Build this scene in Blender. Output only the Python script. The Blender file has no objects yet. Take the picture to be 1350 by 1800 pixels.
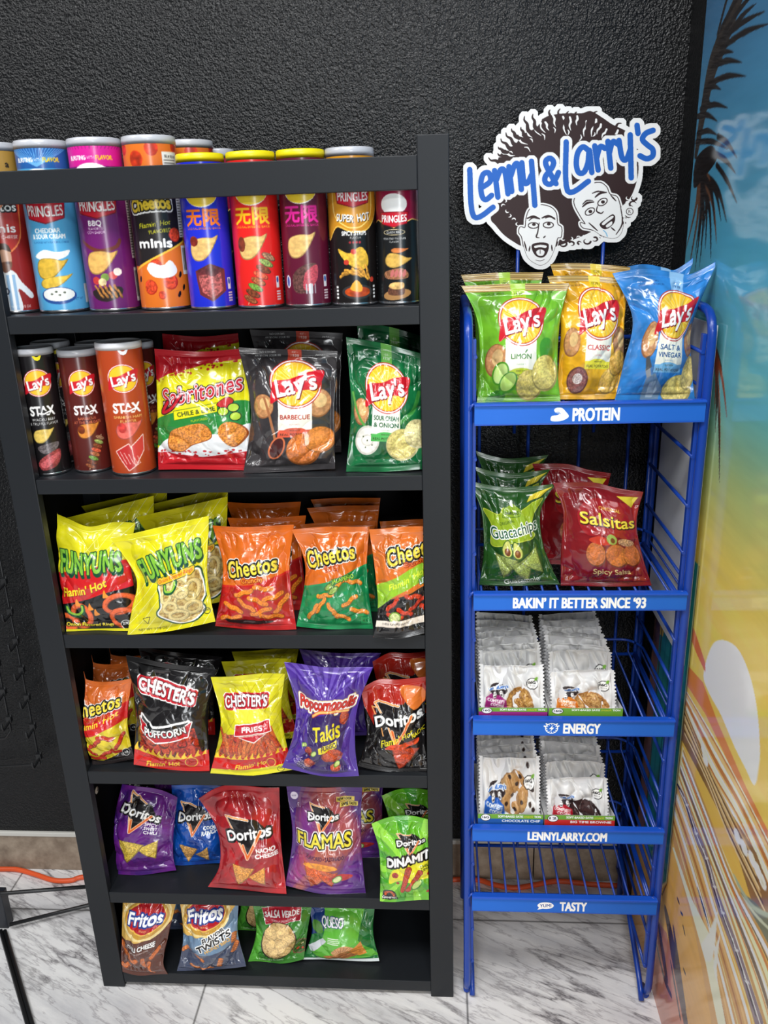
import bpy, bmesh, math, random
import numpy as np
from math import radians as R, sin, cos, pi
from mathutils import Vector, Matrix

# ------------------------------------------------------------------ camera, world, lights, exposure
SC = bpy.context.scene
COL = SC.collection
F_PX = 1440.43
PITCH, YAW, ROLL = 0.33207, 0.07322, 0.03315
CAM = np.array([0.3911, -1.4100, 1.6610])

def cam_axes():
    cp, sp, cy, sy = cos(PITCH), sin(PITCH), cos(YAW), sin(YAW)
    fwd = np.array([-sy * cp, cy * cp, -sp]); right = np.array([cy, sy, 0.0])
    down = np.cross(fwd, right); cr, sr = cos(ROLL), sin(ROLL)
    return np.array([cr * right + sr * down, -sr * right + cr * down, fwd])
AX = cam_axes()
cd = bpy.data.cameras.new('camera'); cam = bpy.data.objects.new('camera', cd); COL.objects.link(cam)
cd.sensor_fit = 'VERTICAL'; cd.sensor_height = 24.0; cd.lens = 24.0 * F_PX / 1800.0
cd.clip_start = 0.02
cam.matrix_world = Matrix(((AX[0][0], -AX[1][0], -AX[2][0], CAM[0]), (AX[0][1], -AX[1][1], -AX[2][1], CAM[1]),
                           (AX[0][2], -AX[1][2], -AX[2][2], CAM[2]), (0, 0, 0, 1)))
SC.camera = cam

SC.view_settings.view_transform = 'Standard'; SC.view_settings.look = 'None'
SC.view_settings.gamma = 1.0; SC.view_settings.use_curve_mapping = False
SC.view_settings.exposure = 0.0

world = bpy.data.worlds.new('shop_ambience'); SC.world = world; world.use_nodes = True
bgn = world.node_tree.nodes['Background']; bgn.inputs[0].default_value = (0.93, 0.97, 1.0, 1); bgn.inputs[1].default_value = 0.11

def area(name, loc, target, sx, sy, power, col=(1, 1, 1)):
    l = bpy.data.lights.new(name, 'AREA'); l.shape = 'RECTANGLE'; l.size = sx; l.size_y = sy; l.energy = power; l.color = col
    o = bpy.data.objects.new(name, l); COL.objects.link(o); o.location = loc
    o.rotation_euler = (Vector(target) - Vector(loc)).to_track_quat('-Z', 'Y').to_euler(); return o
area('ceiling_panel_light', (0.15, -1.25, 3.05), (0.15, -1.25, 0), 1.2, 0.6, 46)
area('ceiling_panel_light', (-1.7, -1.0, 3.05), (-1.7, -1.0, 0), 1.2, 0.6, 34)
area('ceiling_panel_light', (0.2, -3.3, 3.05), (0.2, -3.3, 0), 1.2, 0.6, 62)
area('shopfront_window_light', (1.5, -4.6, 1.35), (0.2, 0, 1.0), 0.8, 2.4, 74, (0.95, 0.98, 1.0))

# ------------------------------------------------------------------ pixel of the photograph -> point on a plane of the place
def ray(p):
    return AX.T @ np.array([(p[0] - 675.0) / F_PX, (p[1] - 900.0) / F_PX, 1.0])
def on_y(p, y):
    d = ray(p); return CAM + d * ((y - CAM[1]) / d[1])
def on_z(p, z):
    d = ray(p); return CAM + d * ((z - CAM[2]) / d[2])
def on_x(p, x):
    d = ray(p); return CAM + d * ((x - CAM[0]) / d[0])

# ------------------------------------------------------------------ materials
def mat(name, col, rough=0.5, metal=0.0, spec=0.5, coat=0.0, alpha=1.0, trans=0.0):
    m = bpy.data.materials.new(name); m.use_nodes = True; b = m.node_tree.nodes['Principled BSDF']
    b.inputs['Base Color'].default_value = (*col, 1); b.inputs['Roughness'].default_value = rough
    b.inputs['Metallic'].default_value = metal; b.inputs['Specular IOR Level'].default_value = spec
    b.inputs['Coat Weight'].default_value = coat; b.inputs['Coat Roughness'].default_value = 0.1
    b.inputs['Transmission Weight'].default_value = trans; b.inputs['Alpha'].default_value = alpha
    return m
def nd(m, t, **k):
    n = m.node_tree.nodes.new(t)
    for a, v in k.items():
        if a in n.inputs.keys() if hasattr(n, 'inputs') else False: n.inputs[a].default_value = v
        else: setattr(n, a, v)
    return n
def lk(m, a, b): m.node_tree.links.new(a, b)
def bsdf(m): return m.node_tree.nodes['Principled BSDF']
def bump(m, height, strength, dist):
    b = nd(m, 'ShaderNodeBump'); b.inputs['Strength'].default_value = strength; b.inputs['Distance'].default_value = dist
    lk(m, height, b.inputs['Height']); lk(m, b.outputs[0], bsdf(m).inputs['Normal'])
def coords(m): return nd(m, 'ShaderNodeNewGeometry').outputs['Position']
def noise(m, vec, scale, detail=3, rough=0.5):
    n = nd(m, 'ShaderNodeTexNoise'); n.inputs['Scale'].default_value = scale; n.inputs['Detail'].default_value = detail
    n.inputs['Roughness'].default_value = rough; lk(m, vec, n.inputs['Vector']); return n
def ramp(m, fac, stops):
    r = nd(m, 'ShaderNodeValToRGB'); e = r.color_ramp.elements
    while len(e) < len(stops): e.new(0.5)
    for i, (p, c) in enumerate(stops): e[i].position = p; e[i].color = (*c, 1) if len(c) == 3 else c
    lk(m, fac, r.inputs[0]); return r
def s2l(c):
    c = np.asarray(c, dtype=np.float32); return np.where(c <= 0.04045, c / 12.92, ((c + 0.055) / 1.055) ** 2.4)
def rgb(r, g, b): return tuple(float(x) for x in s2l(np.array([r, g, b]) / 255.0))

def printed(name, rough, spec=0.5, coat=0.0, coat_rough=0.1):
    m = mat(name, (1, 1, 1), rough, 0, spec, coat); a = nd(m, 'ShaderNodeAttribute'); a.attribute_name = 'print'
    bsdf(m).inputs['Coat Roughness'].default_value = coat_rough
    lk(m, a.outputs['Color'], bsdf(m).inputs['Base Color']); return m
M = {}
M['film'] = printed('printed_foil_film', 0.24, 0.55, 0.6, 0.07)
M['wrap'] = printed('printed_wrapper', 0.34, 0.5, 0.2, 0.2)
M['card'] = printed('printed_can_card', 0.30, 0.5, 0.3, 0.12)
M['carton'] = printed('printed_carton', 0.45, 0.4)
M['signprint'] = printed('printed_sign_board', 0.45, 0.3)
M['mural'] = printed('printed_wall_graphic', 0.10, 0.42)
M['rail'] = printed('printed_rail', 0.5, 0.3)
M['whiteedge'] = mat('white_plastic_board', (0.80, 0.81, 0.82), 0.5)
M['bookshelf'] = mat('black_laminate', rgb(29, 32, 36), 0.45, 0, 0.3)
n_ = noise(M['bookshelf'], coords(M['bookshelf']), 340, 2); bump(M['bookshelf'], n_.outputs[0], 0.05, 0.001)
M['panel'] = mat('black_back_panel', rgb(13, 14, 17), 0.6, 0, 0.2)
M['blue'] = mat('blue_powder_coat', rgb(18, 62, 158), 0.32, 0, 0.45, 0.1)
M['bluerail'] = mat('blue_rail_enamel', rgb(26, 84, 196), 0.4, 0, 0.4, 0.1)
M['metal'] = mat('can_rim_metal', (0.72, 0.72, 0.74), 0.25, 1.0)
M['yellow'] = mat('yellow_lid_plastic', rgb(238, 222, 20), 0.35)
M['clear'] = mat('frosted_lid_plastic', rgb(192, 194, 200), 0.3, 0, 0.5, 0.3)
M['darklid'] = mat('smoked_lid_plastic', rgb(70, 66, 66), 0.22, 0, 0.6, 0.5)
M['whitelid'] = mat('white_lid_plastic', rgb(228, 228, 232), 0.35)
M['foil'] = mat('foil_seal', (0.75, 0.75, 0.76), 0.3, 1.0)
M['cord'] = mat('orange_cord_rubber', rgb(226, 88, 40), 0.45)
M['blackmetal'] = mat('black_powder_coat', rgb(26, 27, 29), 0.4, 0, 0.5)
M['gunmetal'] = mat('dark_square_tube', rgb(34, 37, 44), 0.4, 0, 0.5)
M['skirtcap'] = mat('white_caulk_strip', rgb(205, 203, 196), 0.6)
M['sticker'] = mat('white_paper_sticker', rgb(235, 235, 238), 0.5)
M['ink'] = mat('black_ink', (0.01, 0.01, 0.012), 0.5)

# orange-peel black wall paint
m = M['wall'] = mat('black_textured_paint', rgb(15, 16, 18), 0.30, 0, 0.36)
v = coords(m); n1 = noise(m, v, 150, 2, 0.5); n2 = noise(m, v, 300, 2, 0.5)
mx = nd(m, 'ShaderNodeMath', operation='MULTIPLY_ADD'); lk(m, n2.outputs[0], mx.inputs[0]); mx.inputs[1].default_value = 0.35; lk(m, n1.outputs[0], mx.inputs[2])
bump(m, mx.outputs[0], 0.8, 0.0035)
# white marble floor tiles with slanting grey veins and hairline joints
m = M['floor'] = mat('white_marble_tile', (0.8, 0.8, 0.8), 0.28, 0, 0.5)
v = coords(m)
mp = nd(m, 'ShaderNodeMapping'); mp.inputs['Rotation'].default_value = (0, 0, R(26)); lk(m, v, mp.inputs['Vector'])
mp2 = nd(m, 'ShaderNodeMapping'); mp2.inputs['Scale'].default_value = (1.0, 5.0, 1.0); lk(m, mp.outputs[0], mp2.inputs['Vector'])
na = noise(m, mp2.outputs[0], 1.7, 7, 0.6); nb = noise(m, mp2.outputs[0], 4.5, 6, 0.6); ncl = noise(m, mp2.outputs[0], 1.1, 8, 0.7)
def ridge(src):
    a = nd(m, 'ShaderNodeMath', operation='SUBTRACT'); lk(m, src, a.inputs[0]); a.inputs[1].default_value = 0.5
    b = nd(m, 'ShaderNodeMath', operation='ABSOLUTE'); lk(m, a.outputs[0], b.inputs[0]); return b.outputs[0]
ra = ramp(m, ridge(na.outputs[0]), [(0.0, rgb(128, 126, 128)), (0.006, rgb(196, 194, 196)), (0.03, (1, 1, 1))])
rb = ramp(m, ridge(nb.outputs[0]), [(0.0, rgb(206, 204, 206)), (0.012, rgb(236, 235, 236)), (0.03, (1, 1, 1))])
rc = ramp(m, ncl.outputs[0], [(0.32, rgb(188, 188, 192)), (0.55, rgb(238, 237, 236))])
def mulc(a, b, f=1.0):
    x = nd(m, 'ShaderNodeMixRGB', blend_type='MULTIPLY'); x.inputs[0].default_value = f; lk(m, a, x.inputs[1]); lk(m, b, x.inputs[2]); return x.outputs[0]
nm_ = noise(m, v, 2.2, 2, .5); rm = ramp(m, nm_.outputs[0], [(.42, (0, 0, 0)), (.6, (1, 1, 1))])
def mulf(a, b, f):
    x = nd(m, 'ShaderNodeMixRGB', blend_type='MULTIPLY'); lk(m, f, x.inputs[0]); lk(m, a, x.inputs[1]); lk(m, b, x.inputs[2]); return x.outputs[0]
cc = mulf(mulc(rc.outputs[0], rb.outputs[0]), ra.outputs[0], rm.outputs[0])
sx = nd(m, 'ShaderNodeSeparateXYZ'); lk(m, v, sx.inputs[0])
def joint(out, off, per):
    a = nd(m, 'ShaderNodeMath', operation='SUBTRACT'); lk(m, out, a.inputs[0]); a.inputs[1].default_value = off
    b = nd(m, 'ShaderNodeMath', operation='PINGPONG'); lk(m, a.outputs[0], b.inputs[0]); b.inputs[1].default_value = per / 2
    return ramp(m, b.outputs[0], [(0.0, rgb(120, 119, 117)), (0.0022, rgb(150, 149, 147)), (0.0030, (1, 1, 1))]).outputs[0]
cc = mulc(mulc(cc, joint(sx.outputs[0], 0.4405, 0.61)), joint(sx.outputs[1], 0.2235, 0.61))
lk(m, cc, bsdf(m).inputs['Base Color'])
# beige stone skirting
m = M['skirt'] = mat('beige_stone_tile', (0.3, 0.25, 0.2), 0.5)
n1 = noise(m, coords(m), 28, 6, 0.65); r_ = ramp(m, n1.outputs[0], [(0.35, rgb(128, 112, 96)), (0.65, rgb(164, 148, 130))]); lk(m, r_.outputs[0], bsdf(m).inputs['Base Color'])

# ------------------------------------------------------------------ object helpers
def link_mesh(name, me, parent=None, mats=(), loc=None):
    o = bpy.data.objects.new(name, me); COL.objects.link(o)
    for x in mats: me.materials.append(x)
    if parent is not None: o.parent = parent
    if loc is not None: o.location = loc
    return o
def tag(o, label=None, cat=None, group=None, kind=None):
    if label: o['label'] = label
    if cat: o['category'] = cat
    if group: o['group'] = group
    if kind: o['kind'] = kind
    return o
def thing(name, label, cat, loc, group=None):
    o = bpy.data.objects.new(name, None); COL.objects.link(o); o.location = loc; o.empty_display_size = 0.05
    return tag(o, label, cat, group)
def dup(root, loc, label, rz=0.0, scale=(1, 1, 1), group=None, rx=0.0):
    r = root.copy(); COL.objects.link(r); r.location = loc; r.rotation_euler = (rx, 0, rz); r.scale = scale; r['label'] = label
    if group: r['group'] = group
    for ch in list(root.children):
        c = ch.copy(); COL.objects.link(c); c.parent = r
        for g in list(ch.children):
            d = g.copy(); COL.objects.link(d); d.parent = c
    return r
class MB:
    """collects shapes into one mesh"""
    def __init__(s): s.bm = bmesh.new()
    def box(s, a, b, mi=0, bev=0.0):
        x0, y0, z0 = a; x1, y1, z1 = b
        vs = [s.bm.verts.new(p) for p in ((x0,y0,z0),(x1,y0,z0),(x1,y1,z0),(x0,y1,z0),(x0,y0,z1),(x1,y0,z1),(x1,y1,z1),(x0,y1,z1))]
        fs = [s.bm.faces.new([vs[i] for i in f]) for f in ((0,3,2,1),(4,5,6,7),(0,1,5,4),(1,2,6,5),(2,3,7,6),(3,0,4,7))]
        for f in fs: f.material_index = mi
        if bev:
            es = list({e for f in fs for e in f.edges}); bmesh.ops.bevel(s.bm, geom=es, offset=bev, segments=2, affect='EDGES', profile=0.5)
        return s
    def tube(s, pts, r, seg=10, mi=0, caps=True):
        pts = [Vector(p) for p in pts]; rings = []; up = None
        for i, p in enumerate(pts):
            t = (pts[min(i + 1, len(pts) - 1)] - pts[max(i - 1, 0)]).normalized()
            if up is None: up = t.orthogonal().normalized()
            up = (up - t * up.dot(t)).normalized(); bn = t.cross(up); rr = r[i] if hasattr(r, '__len__') else r
            rings.append([s.bm.verts.new(p + (up * cos(2*pi*k/seg) + bn * sin(2*pi*k/seg)) * rr) for k in range(seg)])
        for a, b in zip(rings, rings[1:]):
            for k in range(seg):
                f = s.bm.faces.new((a[k], a[(k+1)%seg], b[(k+1)%seg], b[k])); f.smooth = True; f.material_index = mi
        if caps:
            f = s.bm.faces.new(rings[0][::-1]); f.material_index = mi; f = s.bm.faces.new(rings[-1]); f.material_index = mi
        return s
    def lathe(s, prof, seg=48, c=(0, 0, 0), mi=0):
        rings = []
        for r, z in prof:
            rings.append([s.bm.verts.new((c[0] + r*cos(2*pi*k/seg), c[1] + r*sin(2*pi*k/seg), c[2] + z)) for k in range(seg)] if r > 1e-6 else [s.bm.verts.new((c[0], c[1], c[2] + z))])
        for a, b in zip(rings, rings[1:]):
            for k in range(seg):
                q = (k + 1) % seg
                if len(a) == 1: f = s.bm.faces.new((a[0], b[q], b[k])) if len(b) > 1 else None
                elif len(b) == 1: f = s.bm.faces.new((a[k], a[q], b[0]))
                else: f = s.bm.faces.new((a[k], a[q], b[q], b[k]))
                if f: f.smooth = True; f.material_index = mi
        return s
    def prism(s, poly, y0, y1, mi=0):
        """polygon in the xz plane pushed from y0 to y1"""
        a = [s.bm.verts.new((x, y0, z)) for x, z in poly]; b = [s.bm.verts.new((x, y1, z)) for x, z in poly]
        n = len(poly); fs = [s.bm.faces.new(a), s.bm.faces.new(b[::-1])] + [s.bm.faces.new((a[i], b[i], b[(i+1)%n], a[(i+1)%n])) for i in range(n)]
        for f in fs: f.material_index = mi
        return s
    def build(s, name, mats, parent=None, loc=None):
        if not isinstance(mats, (list, tuple)): mats = [mats]
        bmesh.ops.recalc_face_normals(s.bm, faces=s.bm.faces)
        me = bpy.data.meshes.new(name); s.bm.to_mesh(me); s.bm.free(); return link_mesh(name, me, parent, mats, loc)
def arc_corner(p0, p1, p2, r, n=6):
    """rounds the corner p1 of a bent tube"""
    p0, p1, p2 = Vector(p0), Vector(p1), Vector(p2); a = p1 + (p0 - p1).normalized() * r; b = p1 + (p2 - p1).normalized() * r
    return [tuple((1-t)**2 * a + 2*t*(1-t) * p1 + t*t * b) for t in [i / n for i in range(n + 1)]]
def bent(pts, r):
    out = [tuple(pts[0])]
    for i in range(1, len(pts) - 1): out += arc_corner(pts[i-1], pts[i], pts[i+1], r)
    return out + [tuple(pts[-1])]

def grid_mesh(name, groups, mi_list=None):
    """groups: list of (P[m,n,3], colour[m,n,3] or one colour, flip) -> one mesh with a 'print' colour on every vertex"""
    V = []; F = []; C = []; MI = []; off = 0
    for gi, (P, c, flip) in enumerate(groups):
        m_, n_ = P.shape[:2]; V.append(P.reshape(-1, 3))
        cc = np.ones((m_, n_, 4), np.float32); cc[..., :3] = s2l(np.asarray(c, np.float32)); C.append(cc.reshape(-1, 4))
        ix = np.arange(m_ * n_).reshape(m_, n_) + off; a, b, c2, d = ix[:-1, :-1], ix[:-1, 1:], ix[1:, 1:], ix[1:, :-1]
        q = np.stack([a, d, c2, b] if flip else [a, b, c2, d], -1).reshape(-1, 4); F.append(q); MI.append(np.full(len(q), mi_list[gi] if mi_list else 0)); off += m_ * n_
    return raw_mesh(name, np.concatenate(V), np.concatenate(F), np.concatenate(C), np.concatenate(MI))
def raw_mesh(name, V, F, C, MI=None, smooth=True):
    me = bpy.data.meshes.new(name); nf = len(F)
    me.vertices.add(len(V)); me.vertices.foreach_set('co', V.astype(np.float32).ravel())
    me.loops.add(nf * 4); me.loops.foreach_set('vertex_index', F.astype(np.int32).ravel())
    me.polygons.add(nf); me.polygons.foreach_set('loop_start', np.arange(0, nf * 4, 4, dtype=np.int32)); me.polygons.foreach_set('loop_total', np.full(nf, 4, np.int32))
    if MI is not None: me.polygons.foreach_set('material_index', MI.astype(np.int32))
    me.polygons.foreach_set('use_smooth', np.full(nf, smooth, bool))
    me.update(calc_edges=True); me.validate()
    at = me.color_attributes.new('print', 'FLOAT_COLOR', 'POINT'); at.data.foreach_set('color', C.astype(np.float32).ravel())
    return me

# ------------------------------------------------------------------ value noise
def vnoise(x, y, seed=0):
    rs = np.random.RandomState(seed); T = rs.rand(64, 64).astype(np.float32)
    xi = np.floor(x).astype(int); yi = np.floor(y).astype(int); fx = x - xi; fy = y - yi
    fx = fx * fx * (3 - 2 * fx); fy = fy * fy * (3 - 2 * fy); g = lambda a, b: T[a % 64, b % 64]
    return (g(xi, yi) * (1-fx) + g(xi+1, yi) * fx) * (1-fy) + (g(xi, yi+1) * (1-fx) + g(xi+1, yi+1) * fx) * fy
def fbm(x, y, seed=0, o=3):
    return sum(vnoise(x * 2**k, y * 2**k, seed + k) * 0.5**k for k in range(o)) / sum(0.5**k for k in range(o))

# ------------------------------------------------------------------ a small print shop: draws packaging print as colours for mesh vertices
_txt = {}
def glyphs(s, bold=0.0, space=1.0):
    k = (s, bold, space)
    if k in _txt: return _txt[k]
    cu = bpy.data.curves.new('glyphs', 'FONT'); cu.body = s; cu.resolution_u = 4; cu.offset = bold; cu.space_character = space; cu.align_x = 'CENTER'
    o = bpy.data.objects.new('glyphs', cu); COL.objects.link(o); dg = bpy.context.evaluated_depsgraph_get()
    me = bpy.data.meshes.new_from_object(o.evaluated_get(dg)); vs = np.array([v.co[:2] for v in me.vertices]) if len(me.vertices) else np.zeros((0, 2))
    e = []
    for p in me.polygons:
        vi = list(p.vertices); q = vs[vi]; ar = (q[:, 0] * np.roll(q[:, 1], -1) - np.roll(q[:, 0], -1) * q[:, 1]).sum()
        if ar < 0: vi = vi[::-1]
        e += list(zip(vi, vi[1:] + vi[:1]))
    e = np.array(e); E = np.concatenate([vs[e[:, 0]], vs[e[:, 1]]], 1) if len(e) else np.zeros((0, 4))
    bpy.data.meshes.remove(me); bpy.data.objects.remove(o); bpy.data.curves.remove(cu)
    if len(E):
        x0, x1 = E[:, [0, 2]].min(), E[:, [0, 2]].max(); E[:, [0, 2]] -= (x0 + x1) / 2; E[:, [1, 3]] -= 0.35; E = E / 0.7
    _txt[k] = E; return E
def smooth(pts, n=8, closed=False):
    P = np.array(pts, float); N = len(P); out = []
    for i in range(N if closed else N - 1):
        p = [P[(i + k) % N] if closed else P[min(max(i + k, 0), N - 1)] for k in (-1, 0, 1, 2)]
        for t in np.arange(n) / n:
            out.append(0.5 * (2*p[1] + (p[2]-p[0])*t + (2*p[0]-5*p[1]+4*p[2]-p[3])*t*t + (3*p[1]-p[0]-3*p[2]+p[3])*t**3))
    if not closed: out.append(P[-1])
    return np.array(out)
W_, K_ = (252, 252, 250), (16, 15, 16)
class Art:
    def __init__(s, n, m, H, bg, W=100.0, ss=3, x0=0.0, y0=0.0):
        s.n, s.m, s.ss = n, m, ss; s.w, s.h = n * ss, m * ss; s.W, s.H = W, H; s.kx, s.ky = s.w / W, s.h / H; s.x0, s.y0 = x0, y0
        s.img = np.empty((s.h, s.w, 3), np.float32); s.img[:] = np.array(bg) / 255.0
    def edges(s, E):
        """signed scanline fill of directed edges given in design units"""
        E = np.array(E, float); E[:, [0, 2]] = (E[:, [0, 2]] - s.x0) * s.kx; E[:, [1, 3]] = (E[:, [1, 3]] - s.y0) * s.ky
        r0 = max(0, int(E[:, [1, 3]].min()) - 14); r1 = min(s.h, int(E[:, [1, 3]].max()) + 15); c0 = max(0, int(E[:, [0, 2]].min()) - 14); c1 = min(s.w, int(E[:, [0, 2]].max()) + 15)
        if r1 <= r0 or c1 <= c0: return None
        sg = np.where(E[:, 3] > E[:, 1], 1, -1); lo = np.minimum(E[:, 1], E[:, 3]); hi = np.maximum(E[:, 1], E[:, 3])
        a = np.clip(np.ceil(lo - 0.5), r0, r1).astype(int); b = np.clip(np.ceil(hi - 0.5), r0, r1).astype(int); cnt = b - a; ok = cnt > 0
        E, sg, a, cnt = E[ok], sg[ok], a[ok], cnt[ok]
        if not len(E): return None
        idx = np.repeat(np.arange(len(E)), cnt); st = np.cumsum(cnt) - cnt; rows = a[idx] + (np.arange(cnt.sum()) - st[idx])
        t = (rows + 0.5 - E[idx, 1]) / (E[idx, 3] - E[idx, 1]); x = E[idx, 0] + t * (E[idx, 2] - E[idx, 0])
        cols = np.clip(np.ceil(x - 0.5), c0, c1).astype(int)
        Wd = np.zeros((r1 - r0, c1 - c0 + 1), np.int32); np.add.at(Wd, (rows - r0, cols - c0), sg[idx])
        return [r0, c0, (np.cumsum(Wd, 1) != 0)[:, :-1]]
    def pe(s, pts):
        P = np.array(pts, float); Q = np.roll(P, -1, 0); ar = (P[:, 0] * Q[:, 1] - Q[:, 0] * P[:, 1]).sum()
        if ar < 0: P = P[::-1]; Q = np.roll(P, -1, 0)
        return np.concatenate([P, Q], 1)
    def grow(s, mk, r):
        if mk is None: return None
        r = int(round(r * s.kx)); k = mk[2].copy()
        for i in range(r):
            o = k.copy(); o[1:] |= k[:-1]; o[:-1] |= k[1:]; o[:, 1:] |= k[:, :-1]; o[:, :-1] |= k[:, 1:]
            if i % 2: o[1:, 1:] |= k[:-1, :-1]; o[:-1, :-1] |= k[1:, 1:]; o[1:, :-1] |= k[:-1, 1:]; o[:-1, 1:] |= k[1:, :-1]
            k = o
        return [mk[0], mk[1], k]
    def put(s, mk, col, tex=0.0, f=1.0, seed=1, al=1.0):
        if mk is None: return
        r0, c0, k = mk; h, w = k.shape; sl = s.img[r0:r0 + h, c0:c0 + w]; c = np.array(col, np.float32) / 255.0
        if tex:
            yy, xx = np.mgrid[r0:r0 + h, c0:c0 + w].astype(np.float32); nn = fbm(xx / s.kx * f * 0.35, yy / s.ky * f * 0.35, seed) - 0.5
            c = np.clip(c * (1 + 2 * tex * nn[..., None]), 0, 1)[k]
        sl[k] = sl[k] * (1 - al) + c * al
    def fin(s, mk, col, ol, **kw):
        for r, c in ol: s.put(s.grow(mk, r), c)
        s.put(mk, col, **kw); return mk
    def poly(s, pts, col, ol=(), **kw): return s.fin(s.edges(s.pe(pts)), col, ol, **kw)
    def blob(s, pts, col, ol=(), n=8, **kw): return s.poly(smooth(pts, n, True), col, ol, **kw)
    def rect(s, x0, y0, x1, y1, col, **kw): return s.poly([(x0, y0), (x1, y0), (x1, y1), (x0, y1)], col, **kw)
    def ell(s, x, y, rx, ry=None, col=W_, rot=0.0, ol=(), **kw):
        ry = rx if ry is None else ry; t = np.linspace(0, 2*pi, 40, endpoint=False); a, b = rx * np.cos(t), ry * np.sin(t); c, q = cos(R(rot)), sin(R(rot))
        return s.poly(np.stack([x + a*c - b*q, y + a*q + b*c], 1), col, ol, **kw)
    def ring(s, x, y, rx, ry, wd, col, rot=0.0, ol=(), **kw):
        t = np.linspace(0, 2*pi, 30); c, q = cos(R(rot)), sin(R(rot)); a, b = rx*np.cos(t), ry*np.sin(t); s.line(np.stack([x + a*c - b*q, y + a*q + b*c], 1), wd, col, ol, **kw)
    def line(s, pts, wd, col, ol=(), taper=None, **kw):
        P = np.array(pts, float); E = []; n = len(P)
        ws = np.full(n, wd / 2.0) if taper is None else np.interp(np.linspace(0, 1, n), np.linspace(0, 1, len(taper)), taper) * wd / 2
        for i in range(n):
            t = np.linspace(0, 2*pi, 10, endpoint=False); E.append(s.pe(np.stack([P[i, 0] + ws[i]*np.cos(t), P[i, 1] + ws[i]*np.sin(t)], 1)))
            if i + 1 < n:
                d = P[i+1] - P[i]; L = np.hypot(*d)
                if L > 1e-6:
                    q = np.array([-d[1], d[0]]) / L; E.append(s.pe([P[i] + q*ws[i], P[i+1] + q*ws[i+1], P[i+1] - q*ws[i+1], P[i] - q*ws[i]]))
        return s.fin(s.edges(np.concatenate(E)), col, ol, **kw)
    def strokes(s, paths, wd, col, ol=(), **kw):
        E = []
        for P in paths:
            P = smooth(P, 6) if len(P) > 2 else np.array(P, float)
            for i in range(len(P)):
                t = np.linspace(0, 2*pi, 10, endpoint=False); E.append(s.pe(np.stack([P[i, 0] + wd/2*np.cos(t), P[i, 1] + wd/2*np.sin(t)], 1)))
                if i + 1 < len(P):
                    d = P[i+1] - P[i]; L = np.hypot(*d)
                    if L > 1e-6:
                        q = np.array([-d[1], d[0]]) / L * wd / 2; E.append(s.pe([P[i] + q, P[i+1] + q, P[i+1] - q, P[i] - q]))
        return s.fin(s.edges(np.concatenate(E)), col, ol, **kw)
    def text(s, t, x, y, size, col, sx=1.0, rot=0.0, shear=0.0, bold=0.0, ol=(), arc=0.0, grow=0.0, space=1.0, sh=None, width=None, **kw):
        E = glyphs(t, 0.0, space)
        if not len(E): return None
        if width: sx = width / size / max(E[:, [0, 2]].max() - E[:, [0, 2]].min(), 1e-6)
        def tr(P):
            a, b = P[:, 0] * sx + P[:, 1] * shear, P[:, 1].copy(); hw = max(abs(E[:, [0, 2]]).max() * sx, 1e-6); q = a / hw
            b = b * (1 + grow * q) - arc * (1 - q * q) * -1.0
            a, b = a * size, -b * size; c, d = cos(R(rot)), sin(R(rot)); return np.stack([x + a*c - b*d, y + a*d + b*c], 1)
        mk = s.edges(np.concatenate([tr(E[:, :2]), tr(E[:, 2:])], 1))
        if bold and mk is not None and bold * size * 0.9 * s.kx >= 0.5: mk = s.grow(mk, max(bold * size * 0.9, 1.01 / s.kx))
        if sh:
            mk2 = None if mk is None else [mk[0] + int(sh[1]*s.ky), mk[1] + int(sh[0]*s.kx), mk[2]]
            if mk2:
                h = min(mk2[2].shape[0], s.h - mk2[0]); w = min(mk2[2].shape[1], s.w - mk2[1])
                if h > 0 and w > 0 and mk2[0] >= 0 and mk2[1] >= 0: s.put(s.grow([mk2[0], mk2[1], mk2[2][:h, :w]], sh[3] if len(sh) > 3 else 0), sh[2])
        return s.fin(mk, col, ol, **kw)
    def out(s):
        return s.img.reshape(s.m, s.ss, s.n, s.ss, 3).mean((1, 3))[::-1]      # row 0 = bottom
    # small printed pictures
    def chip(s, x, y, rx, ry, rot=0, col=(222, 180, 96), seed=1, edge=None):
        if edge is None: edge = tuple(int(c * 0.72) for c in col)
        s.ell(x, y, rx, ry, edge, rot); s.ell(x - rx*0.04, y - ry*0.05, rx*0.93, ry*0.92, col, rot, tex=0.28, f=1.6, seed=seed)
        s.ell(x - rx*0.15, y - ry*0.2, rx*0.5, ry*0.45, tuple(min(255, int(c*1.08)) for c in col), rot, tex=0.25, f=2.2, seed=seed+3)
    def saddle(s, x, y, w, h, col=(232, 196, 120), rot=0):
        P = np.array([(-0.5, 0.05), (-0.38, -0.34), (0.0, -0.46), (0.32, -0.42), (0.52, -0.5), (0.36, -0.12), (0.12, 0.3), (-0.14, 0.5), (-0.4, 0.42)]) * [w, h]
        c, q = cos(R(rot)), sin(R(rot)); P = np.stack([x + P[:, 0]*c - P[:, 1]*q, y + P[:, 0]*q + P[:, 1]*c], 1)
        s.blob(P, tuple(int(v*0.7) for v in col)); s.blob((P - [x, y]) * 0.92 + [x - w*0.01, y - h*0.01], col, tex=0.15, f=1.4)
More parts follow.
